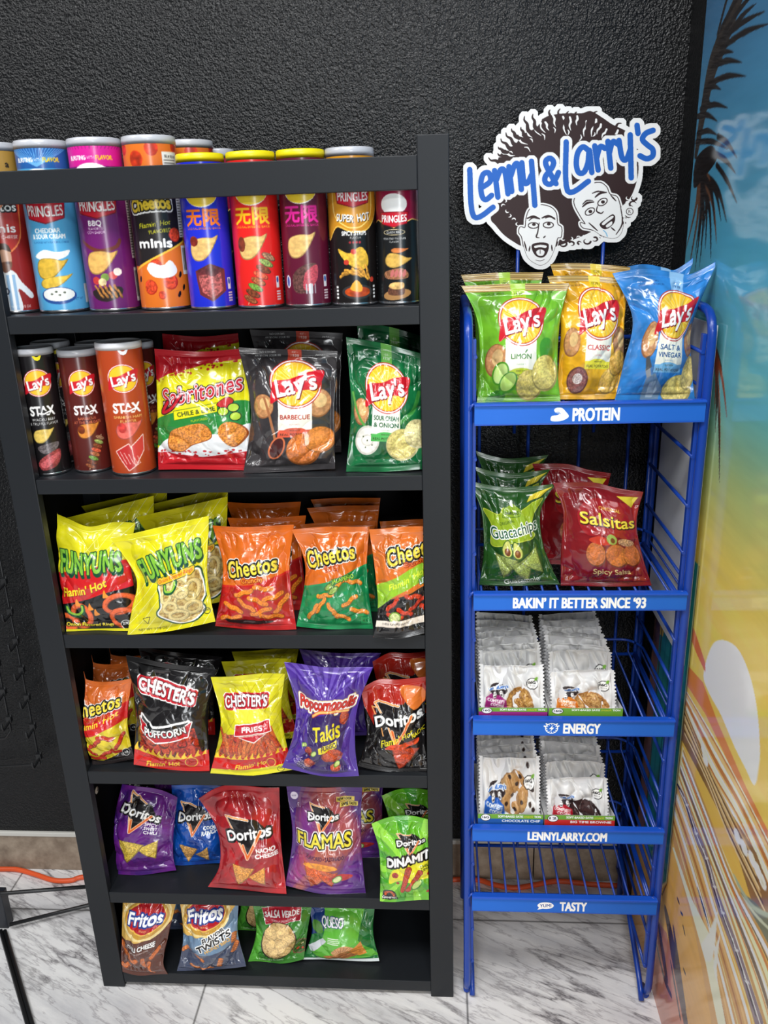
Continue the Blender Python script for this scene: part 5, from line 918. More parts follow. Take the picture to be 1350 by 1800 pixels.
    mk('ranch', 'blue ranch tortilla chip bag standing back on the fifth shelf', corn_bag((16, 74, 160), ('COOL', 'RANCH'), (14, 52, 130), lx=48, ly=50, lw=66, rot=-6, tris=((64, 116, 17, -28), (34, 112, 22, 6)), tc=(206, 156, 90), tpos=(76, 70), lsz=6), [(302, 1379), (345, 1378), (394, 1380)], [(303, 1521), (345, 1521), (394, 1517)], S5, G5, left=[(303, 1450)], right=[(392, 1450)], seed=53, thick=.04)
    mk('nacho', 'red nacho cheese tortilla chip bag in the middle of the fifth shelf', corn_bag((168, 30, 36), ('NACHO', 'CHEESE'), (140, 24, 34), lx=54, ly=56, lw=66, rot=-6, tris=((66, 113, 16, -28), (40, 109, 21, 8)), tc=(220, 150, 70), tpos=(78, 76), lsz=5.6), [(350, 1402), (395, 1382), (491, 1384)], [(366, 1558), (430, 1566), (504, 1570)], S5, G5, left=[(382, 1460), (386, 1520)], right=[(494, 1480)], seed=59, lean=12, dy=-.006)
    mk('flamas', 'purple and orange flame-printed tortilla chip bag on the fifth shelf', art_flamas(), [(503, 1384), (570, 1383), (636, 1385)], [(501, 1558), (570, 1572), (643, 1578)], S5, G5, left=[(514, 1470)], right=[(635, 1480)], seed=61)
    mk('dinamita', 'tall lime green rolled tortilla chip bag at the right of the fifth shelf', art_dinamita(), [(653, 1449), (690, 1434), (752, 1440)], [(668, 1584), (710, 1585), (755, 1582)], S5, G5, left=[(667, 1500)], right=[(753, 1510)], seed=67, crop=(0, .9), thick=.04)
    # bottom shelf
    mk('chili', 'brown and gold chili cheese corn chip bag, leftmost on the bottom shelf', art_chilistrips(), [(216, 1573), (262, 1573), (312, 1576)], [(211, 1708), (250, 1716), (294, 1714)], S6, G6, left=[(214, 1640)], right=[(297, 1640), (287, 1690)], seed=71)
    mk('twists', 'grey blue and gold twisted corn chip bag on the bottom shelf', art_twists(), [(316, 1580), (365, 1581), (420, 1583)], [(312, 1713), (365, 1710), (433, 1697)], S6, G6, left=[(322, 1650)], right=[(418, 1640)], seed=73, wr=1.3)
    mk('salsa', 'green salsa verde tortilla chip bag with a red banner on the bottom shelf', art_salsa(), [(444, 1585), (500, 1586), (549, 1588)], [(436, 1697), (490, 1693), (534, 1686)], S6, G6, left=[(450, 1640)], right=[(540, 1640)], seed=79)
    mk('queso', 'bright green queso ridged chip bag, rightmost on the bottom shelf', art_queso(), [(543, 1588), (600, 1590), (659, 1591)], [(531, 1686), (600, 1689), (667, 1688)], S6, G6, left=[(548, 1640)], right=[(656, 1640)], seed=83, dy=-.004)
    bh = lambda k, lab, px, y, zs, **q: bag_behind(B[k], lab, px, y, zs, **q)
    bh('lime', 'second chile lime bag tucked behind the front yellow, green and red one', (352, 588), .205, S2, group=G2, zmax=1.505, sx=.9)
    bh('bbq', 'second charcoal barbecue chip bag standing behind the front one', (520, 582), .15, S2, group=G2, zmax=1.505)
    bh('onion', 'second dark green onion chip bag in shadow behind the front one', (690, 578), .15, S2, group=G2, zmax=1.505)
    bh('rings', 'yellow onion ring bag standing behind the hot onion ring bag', (190, 892), .115, S3, rz=.06, group=G3)
    bh('rings', 'yellow onion ring bag directly behind the front bright yellow one', (318, 891), .105, S3, rz=-.05, group=G3)
    bh('rings', 'dim yellow onion ring bag at the very back left of the third shelf', (218, 873), .222, S3, group=G3, zmax=1.21)
    bh('rings', 'third yellow onion ring bag from the front, under the shelf above', (322, 873), .18, S3, group=G3, zmax=1.21)
    bh('crunchy', 'second orange and red puff bag behind the front one', (470, 909), .11, S3, rz=.05, group=G3)
    bh('crunchy', 'third orange and red puff bag at the back of its row', (463, 883), .185, S3, rz=-.03, group=G3, zmax=1.21)
    bh('jala', 'second orange and green puff bag behind the front one', (594, 918), .10, S3, rz=.04, group=G3)
    bh('jala', 'third orange and green puff bag in its row', (603, 890), .165, S3, group=G3)
    bh('jala', 'last orange and green puff bag at the back of its row', (606, 876), .225, S3, rz=-.05, group=G3, zmax=1.21)
    bh('limon', 'dark orange and lime puff bag behind the one beside the right post', (714, 914), .12, S3, group=G3)
    bh('hot', 'second hot puff bag behind the leftmost one on the fourth shelf', (186, 1160), .12, S4, rz=.04, group=G4)
    bh('hot', 'third hot puff bag in shadow at the back left of the fourth shelf', (215, 1147), .19, S4, group=G4, zmax=.888)
    bh('puff', 'second black puffed corn bag behind the tall front one', (312, 1146), .14, S4, group=G4, zmax=.888)
    bh('fries', 'second yellow corn fries bag behind the front one', (450, 1160), .115, S4, group=G4)
    bh('fries', 'third yellow corn fries bag in shadow at the back', (466, 1146), .19, S4, group=G4, zmax=.888)
    bh('popcorn', 'second violet popcorn bag behind the shiny front one', (597, 1146), .13, S4, group=G4, zmax=.888)
    bh('cornhot', 'second hot nacho chip bag behind the one at the right', (705, 1150), .12, S4, group=G4, zmax=.888)
    bh('purple', 'second purple tortilla chip bag in shadow behind the slumped one', (272, 1378), .19, S5, group=G5, zmax=.566, sx=.85)
    bh('flamas', 'second flame-printed chip bag showing at the right of the front one', (612, 1386), .125, S5, group=G5, zmax=.566)
    bh('dinamita', 'second lime green rolled chip bag behind the tall front one', (714, 1392), .10, S5, group=G5, zmax=.566)
    bh('twists', 'second grey blue twisted chip bag behind the front one', (352, 1572), .13, S6, group=G6, zmax=.246)
    bh('salsa', 'second green salsa verde bag behind the front one', (470, 1570), .13, S6, group=G6, zmax=.246)
shelf_bags()
# ------------------------------------------------------------------ the blue wire snack rack
RX0, RX1, RY = 0.4405, 0.8425, 0.300
RAILS = [('PROTEIN', 1.3725, 1.3355), ("BAKIN' IT BETTER SINCE '93", 1.0165, 0.9815), ('ENERGY', 0.7470, 0.7095), ('LENNYLARRY.COM', 0.4855, 0.4510), ('TASTY', 0.3060, 0.2660)]
rk = thing('wire_rack', 'tall blue wire snack rack with printed shelf rails beside the bookshelf', 'display rack', ((RX0 + RX1) / 2, 0, 0))
RO = Vector(rk.location)
def L(p): return tuple(Vector(p) - RO)
ZT = 1.53
for s, x in ((-1, RX0), (1, RX1)):
    fr = MB(); pts = bent([(x, RY, 0), (x, RY, ZT), (x, 0.0, ZT - .015), (x, 0, 0.014), (x, .014, 0.010)], .05)
    fr.tube([L(p) for p in pts], .0078, 12); fr.build('side_frame', M['blue'], rk)
    br = bent([(x, 0.002, .006), (x, .03, .035), (x, .14, .09), (x, RY, .185)], .02); MB().tube([L((px - s*.012, py, pz)) for px, py, pz in br], .0062, 10).build('diagonal_brace', M['blue'], rk)
    xb = x - s*.012
    MB().box(L((x - .0035 - s*.010, .004, .10)), L((x + .0035 - s*.010, .016, ZT - .05)), 0, .001).build('slotted_upright', M['blue'], rk)
    for z in (1.450, 1.358, 1.269, 1.178, 1.088, 1.000, .910, .822, .730, .641, .556, .468, .376, .290, .198, .107):
        MB().tube([L((xb, .002, z)), L((xb, RY, z))], .0034, 8).build('side_wire', M['blue'], rk)
    for y in (RY - .014,):
        MB().tube([L((xb, y, .12)), L((xb, y, ZT - .03))], .0045, 8).build('rear_upright', M['blue'], rk)
for x in (.474, .577, .684, .786): MB().tube([L((x, RY - .004, .17)), L((x, RY - .004, 1.44))], .0036, 8).build('back_wire', M['blue'], rk)
for z in (.167, .184, 1.44): MB().tube([L((RX0, RY, z)), L((RX1, RY, z))], .0042, 8).build('back_crossbar', M['blue'], rk)
def rail_art(word):
    a = Art(760, 72, 8.6, (32, 104, 206), W=100.0, ss=2); y = 4.6; FNT = dict(bold=.05)
    if word == 'PROTEIN':
        a.text(word, 53.2, y, 5.9, W_, width=20, **FNT); x = 37.5
        a.blob([(x - 3.9, y + 2.6), (x - 3.6, y + .6), (x - 1.4, y + .2), (x - .2, y - .6), (x - 1.8, y - 1.0), (x - 2.6, y - 2.4), (x - 1.4, y - 3.4), (x + .8, y - 3.2), (x + 2.4, y - 1.6), (x + 3.9, y + .6), (x + 2.8, y + 2.0), (x + .6, y + 2.9), (x - 2, y + 3.1)], W_, n=6); a.line(smooth([(x - 2.4, y - .9), (x - .6, y - 1.2), (x + .2, y - .4)]), .25, (32, 104, 206))
    elif word.startswith('BAKIN'): a.text("BAKIN’ IT BETTER SINCE ‘93", 50, y, 5.9, W_, width=62, **FNT)
    elif word == 'ENERGY':
        a.text(word, 54.5, y, 5.9, W_, width=18, **FNT); x = 39.5; a.ring(x, y, 3.0, 3.0, .5, W_); [a.line([(x + 2.2*cos(t), y + 2.2*sin(t)), (x + 2.8*cos(t), y + 2.8*sin(t))], .35, W_) for t in np.linspace(0, 2*pi, 12, endpoint=False)]
        a.poly([(x + .7, y - 2.1), (x - 1.2, y + .4), (x - .1, y + .4), (x - .7, y + 2.2), (x + 1.3, y - .4), (x + .2, y - .4)], W_); [a.line([(x + 3.2*cos(t), y + 3.2*sin(t)), (x + 3.9*cos(t), y + 3.9*sin(t))], .8, W_) for t in (-2.35, -.79, 3.5, -.4)]
    elif word == 'LENNYLARRY.COM': a.text(word, 50, y, 6.0, W_, width=41, **FNT)
    else:
        a.text(word, 55.2, y, 5.8, W_, width=14.2, **FNT); x = 40.2; a.ell(x, y - .3, 4.4, 2.3, W_); a.poly([(x - 3.4, y + .8), (x - 4.4, y + 2.6), (x - 1.2, y + 1.8)], W_); a.text('YUM!', x, y - .3, 2.0, (28, 70, 150), width=6.2, bold=.04, rot=-3)
    return a
for word, zt, zb in RAILS:
    x0, x1 = .4505, .8395; a = rail_art(word); c = a.out(); h = zt - zb
    xs = np.linspace(x0, x1, a.n); zz = np.linspace(zb + .001, zt - h*.13, a.m); P = np.zeros((a.m, a.n, 3)); P[..., 0] = xs - RO.x; P[..., 1] = -.0122; P[..., 2] = zz[:, None]
    o = link_mesh('sign_rail', grid_mesh('sign_rail', [(P, c, False)]), rk, [M['rail']]); o['label'] = 'bright blue printed shelf rail'
    prof = [(-.0118, zb), (-.0118, zt - h*.13), (-.0165, zt - h*.10), (-.0165, zt - h*.02), (-.0145, zt), (-.002, zt), (-.002, zt - .003), (-.0095, zt - .004), (-.0095, zb + .003), (-.002, zb + .003), (-.002, zb - .001), (-.0118, zb - .0015)]
    b = MB(); A_ = [b.bm.verts.new((x0 - RO.x, y, z)) for y, z in prof]; B_ = [b.bm.verts.new((x1 - RO.x, y, z)) for y, z in prof]; n = len(prof)
    [b.bm.faces.new((A_[i], B_[i], B_[(i+1) % n], A_[(i+1) % n])) for i in range(n)]; b.bm.faces.new(A_); b.bm.faces.new(B_[::-1]); b.build('rail_channel', M['bluerail'], o)
    zw = zt - .012
    bk = thing_part = None
    w = MB()
    for y in (.012, RY - .022): w.tube([L((RX0 + .01, y, zw - .005)), L((RX1 - .01, y, zw - .005))], .0038, 8)
    for x in (RX0 + .016, RX1 - .016): w.tube([L((x, .0, zw - .005)), L((x, RY - .02, zw - .005))], .0038, 8)
    for k in range(14): x = .4670 + k * .0289; w.tube([L((x, -.004, zw)), L((x, RY - .02, zw)), L((x, RY - .014, zw + .02))], .0023, 8)
    w.tube([L(p) for p in bent([(RX0 + .012, .02, zw + .03), (RX0 + .012, RY - .018, zw + .03), (RX1 - .03, RY - .018, zw + .03), (RX1 - .006, RY - .05, zw + .03), (RX1 - .006, .02, zw + .03)], .02)], .003, 8)
    for x, s in ((RX0, 1), (RX1, -1)): w.tube([L(p) for p in bent([(x, -.002, zw - .01), (x + s*.004, -.008, zw + .008), (x + s*.014, -.004, zw + .012), (x + s*.014, .01, zw - .005)], .006)], .003, 8)
    w.build('wire_shelf', M['blue'], rk)
# white printed side board hung outside the right side wires
MB().box(L((.8530, .014, .850)), L((.8555, RY - .004, 1.492)), 0, .0006).build('side_board', M['whiteedge'], rk)
# header sign on two blue rods
for x in (.549, .716): MB().tube([L((x, .315, 1.24)), L((x, .315, 1.70))], .0036, 8).build('sign_rod', M['blue'], rk)
def header_sign():
    """drawn in the zoomed photograph's own scale, then laid on a flat board"""
    a = Art(620, 530, 700.0, W_, W=820.0, ss=2, x0=80.0, y0=50.0); BR = (52, 32, 32); BL = (34, 104, 200)
    hair = [(222, 300), (232, 262), (262, 236), (300, 214), (330, 176), (384, 150), (420, 110), (470, 96), (520, 92), (575, 92), (612, 84), (660, 110), (700, 136), (760, 165), (790, 200), (806, 280), (806, 340), (790, 400), (770, 440), (740, 470), (640, 560), (590, 590), (540, 612), (470, 640), (400, 640), (330, 640), (290, 620), (250, 590), (216, 550), (196, 520), (210, 440), (214, 360)]
    heads = [[(345, 520), (358, 485), (385, 468), (412, 465), (448, 476), (468, 500), (474, 545), (490, 560), (488, 600), (474, 605), (462, 650), (440, 700), (410, 722), (384, 716), (352, 690), (334, 640), (326, 600), (314, 580), (320, 558), (340, 560)],
             [(548, 470), (545, 440), (570, 405), (615, 378), (650, 372), (676, 390), (690, 420), (718, 430), (730, 460), (740, 500), (744, 560), (728, 596), (700, 606), (660, 596), (620, 570), (580, 560), (570, 540), (590, 545), (572, 515)]]
    script = [[(108, 318), (124, 512), (206, 474)], [(158, 392), (194, 366), (188, 332), (164, 338), (154, 380), (160, 428), (176, 442), (200, 424)], [(212, 322), (226, 432)], [(220, 360), (238, 318), (256, 330), (268, 418)], [(272, 306), (284, 408)], [(280, 344), (298, 296), (314, 308), (324, 400)], [(326, 290), (334, 366), (350, 372), (366, 340)], [(366, 284), (380, 466)],
              [(468, 376), (430, 308), (426, 282), (444, 272), (458, 288), (450, 312), (424, 346), (424, 370), (444, 378), (466, 356), (478, 330)], [(510, 206), (516, 406), (602, 366)], [(606, 244), (580, 226), (558, 250), (552, 296), (562, 330), (584, 328), (600, 290), (606, 240), (616, 330)], [(628, 222), (642, 320)], [(636, 270), (650, 226), (670, 232)], [(682, 204), (694, 312)], [(688, 252), (702, 206), (724, 216)], [(728, 200), (740, 268), (758, 276), (776, 232)], [(774, 178), (778, 352)], [(802, 140), (806, 172)], [(868, 160), (838, 172), (824, 196), (844, 218), (866, 236), (866, 262), (842, 274), (814, 262)]]
    crn = [(320, 176), (346, 160), (400, 116), (430, 100), (490, 92), (540, 96), (612, 78), (650, 100)]
    mks = [a.poly(smooth(hair, 6, True), BR)]
    rs = random.Random(4)
    for k in range(25):                                             # curls licking out of the hair's edge
        t = k / 24; ang = pi * (1.0 + .92 * t); wob = 10*sin(k*2.4); cx, cy = 512 + (276 + wob)*cos(ang), 312 + (196 + wob)*sin(ang); ux, uy = cos(ang), sin(ang); vx, vy = -uy, ux
        l = 34 + 12*sin(k*1.7); T = lambda f, g: (cx + f*l*ux + g*vx*l*.3, cy + f*l*uy + g*vy*l*.3)
        mks.append(a.line(smooth([T(-.8, .2), T(-.2, -.5), T(.3, .3), T(.75, .2), T(1.0, .9)]), 15, BR, taper=(1.3, 1.1, .8, .5, .25)))
        a.line(smooth([T(-1.3, 1.9), T(-.7, 1.3), T(-.2, 1.9), T(.3, 1.5)]), 9, W_, taper=(.15, .8, 1.1, .9))
        if k % 2: a.line(smooth([T(-1.9, .5), T(-1.5, 1.1), T(-1.2, .6)]), 6, W_, taper=(.2, 1, .4))
    for k in range(26):
        t = k / 25; ang = pi * (.02 + .94 * t); cx, cy = 506 + 284*cos(ang), 424 + 206*sin(ang); r = 11 + 4*sin(k*2.1); a0 = k*1.9; A_ = [(cx + r*cos(a0 + u), cy + r*.8*sin(a0 + u)) for u in np.linspace(0, 4, 7)]
        mks.append(a.line(A_, 7, BR, taper=(1.2, 1, .3))); cx -= (24 + 8*sin(k*3.3))*cos(ang); cy -= 22*sin(ang); a.line([(cx + 8*cos(a0 + u), cy + 7*sin(a0 + u)) for u in np.linspace(1, 4.2, 6)], 5.5, W_, taper=(.2, 1.2, .2))
    for h in heads: mks.append(a.blob(h, W_, ol=((9, W_), (3.6, BR)), n=6))
    LN = lambda P, w=4: a.line(smooth(P), w, BR, taper=(.5, 1, .5))
    # faces: looking up on the left, tilted and laughing on the right
    for P in ([(356, 530), (372, 518), (392, 522)], [(424, 520), (444, 514), (464, 526)], [(398, 540), (392, 580), (386, 600), (398, 604)], [(416, 604), (424, 596)], [(336, 620), (346, 660)], [(476, 620), (464, 650)], [(360, 640), (356, 662)], [(450, 636), (452, 660)]): LN(P, 6.5)
    for x, y in ((374, 551), (436, 549)): a.ell(x, y, 19, 10, W_, 0, ol=((4, BR),)); a.ell(x + 2, y - 4, 8, 6, BR); LN([(x - 26, y - 30), (x, y - 38), (x + 26, y - 28)], 10)
    a.blob([(368, 634), (400, 624), (436, 630), (434, 664), (416, 688), (390, 686), (372, 664)], BR); a.blob([(378, 640), (402, 634), (428, 638), (424, 648), (402, 644), (382, 648)], W_); a.blob([(386, 664), (402, 654), (420, 662), (414, 680), (394, 680)], W_); a.line([(402, 656), (402, 672)], 2.5, BR); LN([(384, 700), (402, 704), (420, 698)], 3)
    for P in ([(578, 462), (596, 446), (620, 446)], [(618, 416), (640, 408), (668, 410)], [(640, 468), (636, 490), (654, 500), (664, 492)], [(694, 424), (716, 448)], [(734, 470), (742, 540), (716, 590)], [(604, 540), (640, 574)], [(696, 560), (712, 574)]): LN(P, 6.5)
    for x, y in ((608, 492), (660, 452)): a.ell(x, y, 19, 11, W_, -32, ol=((4, BR),)); a.ell(x + 2, y, 8, 7, BR); LN([(x - 30, y - 20), (x - 10, y - 36), (x + 16, y - 40)], 10)
    a.blob([(648, 546), (672, 524), (700, 504), (712, 514), (708, 540), (686, 562), (664, 566)], BR); a.blob([(658, 542), (682, 520), (702, 510), (704, 518), (682, 536), (664, 550)], W_); a.blob([(674, 552), (690, 538), (700, 534), (698, 548), (680, 560)], W_); a.line(smooth([(664, 572), (674, 582), (680, 598)]), 4, (120, 190, 230))
    lt = [a.strokes([P], 23, BL) for P in script]; lt = [x for x in lt if x]
    sil = np.zeros((a.h, a.w), bool); let = np.zeros((a.h, a.w), bool)
    for mk in mks: sil[mk[0]:mk[0] + mk[2].shape[0], mk[1]:mk[1] + mk[2].shape[1]] |= mk[2]
    for mk in lt: let[mk[0]:mk[0] + mk[2].shape[0], mk[1]:mk[1] + mk[2].shape[1]] |= mk[2]
    halo = a.grow([0, 0, let], 13)[2]; a.img[halo & ~let] = np.array(W_) / 255; a.img[let] = np.array(BL) / 255
    rg = a.ell(772, 492, 15, 15, W_, 0, ol=((8, W_),)); a.ring(772, 492, 14, 14, 3, BR); a.text('R', 772, 492, 14, BR, bold=.01)
    grn = np.zeros((a.h, a.w), bool); mk = a.edges(a.pe([(772 + 15*cos(t), 492 + 15*sin(t)) for t in np.linspace(0, 6.28, 20)])); grn[mk[0]:mk[0] + mk[2].shape[0], mk[1]:mk[1] + mk[2].shape[1]] |= mk[2]
    full = a.grow([0, 0, a.grow([0, 0, sil | let | grn], 10)[2]], 9)[2]
    sv = full.reshape(a.m, a.ss, a.n, a.ss).mean((1, 3)) > .5; edge = ~sil & ~halo; im = a.img.copy(); im[(~a.grow([0, 0, sil], 1)[2]) & ~halo & ~a.grow([0, 0, grn], 2)[2]] = np.array(W_) / 255; a.img = im
    c = a.out()[::-1]                                               # row 0 = top
    yb_ = .318; xs = 80 + (np.arange(a.n) + .5) * 820 / a.n; ys_ = 50 + (np.arange(a.m) + .5) * 700 / a.m
    corners = {}
    def w(px, py): return on_y((780 + px / 2.3684, 160 + py / 2.3684), yb_)
    A0, A1, A2 = w(80, 50), w(900, 50), w(80, 750); A3 = w(900, 750)
    uu = (xs - 80) / 820; vv = (ys_ - 50) / 700; G = ((1-uu)[None, :, None]*(1-vv)[:, None, None]*A0 + uu[None, :, None]*(1-vv)[:, None, None]*A1 + (1-uu)[None, :, None]*vv[:, None, None]*A2 + uu[None, :, None]*vv[:, None, None]*A3)
    G[..., 1] = yb_ - .008
    m_, n_ = sv.shape; idx = np.arange(m_*n_).reshape(m_, n_); cell = sv[:-1, :-1] & sv[:-1, 1:] & sv[1:, :-1] & sv[1:, 1:]
    i, j = np.nonzero(cell); Ff = np.stack([idx[i, j], idx[i+1, j], idx[i+1, j+1], idx[i, j+1]], 1); off = m_*n_; Fb = Ff[:, ::-1] + off
    pad = np.pad(cell, 1); es = []
    for di, dj, a0, a1 in ((-1, 0, (0, 0), (0, 1)), (1, 0, (1, 1), (1, 0)), (0, -1, (1, 0), (0, 0)), (0, 1, (0, 1), (1, 1))):
        bd = cell & ~pad[1+di:1+di+cell.shape[0], 1+dj:1+dj+cell.shape[1]]; p, q = np.nonzero(bd); v0 = idx[p + a0[0], q + a0[1]]; v1 = idx[p + a1[0], q + a1[1]]; es.append(np.stack([v0, v1, v1 + off, v0 + off], 1))
    V = np.concatenate([G.reshape(-1, 3), G.reshape(-1, 3) + [0, .004, 0]]) - np.array(RO); F = np.concatenate([Ff, Fb] + es); C = np.ones((len(V), 4), np.float32); C[:off, :3] = s2l(c.reshape(-1, 3)); C[off:, :3] = .8
    used = np.unique(F); re = np.full(len(V), -1); re[used] = np.arange(len(used))
    o = link_mesh('header_sign', raw_mesh('header_sign', V[used], re[F], C[used], None, False), rk, [M['signprint']]); o['label'] = 'white die-cut header board with blue lettering and two laughing faces'
header_sign()

# ------------------------------------------------------------------ snacks in the blue rack
XR_ = (.42, .858)
def rack_bags():
    B = {}; z1, z2 = RAILS[0][1] - .0085, RAILS[1][1] - .0085; GA, GB = 'potato chip bags on top of the blue rack', 'tortilla chip bags in the blue rack'
    mk = lambda k, lab, art, top, bot, zs, g, **q: B.__setitem__(k, make_bag('snack_bag', lab, 'snack bag', art, top, bot, zs, group=g, **q))
    lime = lambda a: (a.line([(56.2, 77.6), (58.2, 75.2)], 1.3, (60, 120, 50)), a.ell(26, 100, 10, 13, (80, 150, 40), 20), a.ell(26, 100, 8, 11, (196, 226, 130), 20), a.ell(36, 110, 13, 10, (70, 140, 36), -50), a.ell(36, 109, 11, 8, (186, 222, 110), -50), a.blob([(10, 130), (22, 118), (34, 124), (24, 136)], (60, 130, 40), tex=.3), a.blob([(74, 72), (80, 62), (90, 66), (92, 90), (80, 92)], (70, 150, 40)))
    mk('limon', 'lime green potato chip bag with lime slices on the blue rack, leftmost', lays((112, 178, 44), ['LIMON'], (60, 120, 50), (190, 210, 40), dict(under=[potato(20, 86, 13, 18, 10)], over=[lime, chipf(62, 113, 16, 17, 0, (214, 196, 106), 2), chipf(82, 100, 17, 20, 10, (222, 204, 116), 4)]), H=132, cx=52, cy=44, r=25, est=(170, 206, 50), dark=(40, 60, 20), gold=9), [(811, 502), (905, 499), (1001, 497)], [(838, 709), (910, 709), (985, 708)], z1, GA, left=[(838, 560), (843, 640)], right=[(985, 560), (980, 640)], seed=101, yb=.035, thick=.06, lean=11, xlim=XR_)
    mk('classic', 'golden yellow classic potato chip bag in the middle of the blue rack', lays((238, 176, 34), ['CLASSIC'], (190, 30, 40), (236, 222, 60), dict(under=[potato(16, 76, 12, 16, 0), potato(90, 74, 12, 18, 0)], over=[lambda a: (a.ell(28, 118, 15, 15, (110, 66, 60)), a.ell(28, 118, 13, 13, (150, 96, 90), tex=.4, f=3), a.ell(28, 116, 7, 6, (214, 196, 190), tex=.6, f=5)), chipf(78, 118, 18, 14, -40, (222, 178, 84), 3), chipf(88, 98, 12, 16, 30, (218, 170, 76), 6)]), H=140, cx=57, cy=44, r=28, est=(232, 206, 50), dark=(80, 50, 10), gold=7), [(962, 486), (1035, 484), (1106, 491)], [(979, 708), (1035, 708), (1092, 706)], z1, GA, left=[(985, 560), (982, 640)], right=[(1098, 560), (1096, 640)], seed=103, yb=.048, thick=.055, lean=11, xlim=XR_)
    bottle = lambda a: (a.poly([(44, 86), (50, 84), (58, 98), (52, 104)], (150, 154, 160)), a.poly([(42, 78), (46, 76), (54, 88), (46, 92)], (90, 94, 100)), a.poly([(48, 104), (60, 98), (76, 118), (70, 136), (46, 136)], (150, 170, 190), al=.8), a.poly([(52, 112), (64, 108), (70, 120), (64, 132), (52, 132)], (196, 210, 222), al=.7))
    mk('vinegar', 'sky blue salt and vinegar potato chip bag at the right of the blue rack', lays((52, 132, 208), ['SALT &', 'VINEGAR'], (24, 76, 140), (120, 184, 230), dict(under=[potato(27, 78, 11, 19, 0), potato(92, 80, 10, 17, 0)], over=[lambda a: (a.poly([(28, 108), (33, 104), (38, 116), (34, 120)], (150, 154, 160)), a.poly([(26, 96), (30, 94), (36, 106), (29, 110)], (80, 84, 90)), a.poly([(32, 118), (42, 112), (56, 128), (54, 141), (32, 141)], (120, 140, 160), al=.85), a.poly([(38, 122), (46, 120), (50, 130), (46, 138), (38, 138)], (196, 210, 222), al=.6)), chipf(76, 130, 20, 16, -10, (216, 196, 110), 2), chipf(92, 114, 10, 18, 15, (222, 204, 130), 4)]), H=142, cx=60, cy=50, r=26, est=(150, 196, 236), dark=(20, 60, 120)), [(1077, 480), (1130, 473), (1185, 478), (1215, 481), (1262, 458)], [(1080, 708), (1150, 707), (1221, 705)], z1, GA, left=[(1112, 560), (1096, 640)], right=[(1217, 570), (1216, 640)], seed=107, yb=.030, thick=.058, lean=10, xlim=XR_)
    mk('guac', 'dark green guacamole tortilla chip bag on the second tier of the blue rack', art_guac(), [(824, 844), (860, 853), (900, 857), (977, 850)], [(842, 1038), (910, 1040), (985, 1036)], z2, GB, left=[(846, 900), (850, 970)], right=[(950, 900), (958, 970)], seed=109, yb=.04, thick=.056, lean=10, xlim=XR_)
    mk('salsitas', 'dark red spicy salsa tortilla chip bag on the second tier of the blue rack', art_salsitas(), [(971, 848), (1040, 848), (1085, 858), (1130, 864)], [(986, 1040), (1060, 1042), (1146, 1040)], z2, GB, left=[(990, 900), (986, 970)], right=[(1119, 920), (1130, 980)], seed=113, yb=.035, thick=.058, lean=10, xlim=XR_)
    bh = lambda k, lab, px, y, zs, **q: bag_behind(B[k], lab, px, y, zs, **q)
    gold = lambda r: [setattr(c, 'data', c.data) for c in r.children]
    r = bh('limon', 'chip bag with a gold seal standing behind the lime green one', (884, 480), .105, z1, rz=.08, group=GA, sx=.8)
    r = bh('classic', 'second golden chip bag with its seal rising behind the front one', (1035, 466), .115, z1, rz=-.08, group=GA)
    r = bh('vinegar', 'second sky blue chip bag behind the front one', (1164, 466), .118, z1, rz=.02, group=GA, sx=.74)
    bh('guac', 'second dark green tortilla chip bag behind the front one', (890, 826), .11, z2, rz=.03, group=GB, sx=.9); bh('guac', 'third dark green tortilla chip bag at the back of the tier', (888, 800), .185, z2, rz=-.04, group=GB, sx=.9)
    bh('salsitas', 'second dark red tortilla chip bag behind the front one', (1008, 822), .14, z2, rz=-.03, group=GB, sx=.92)
rack_bags()

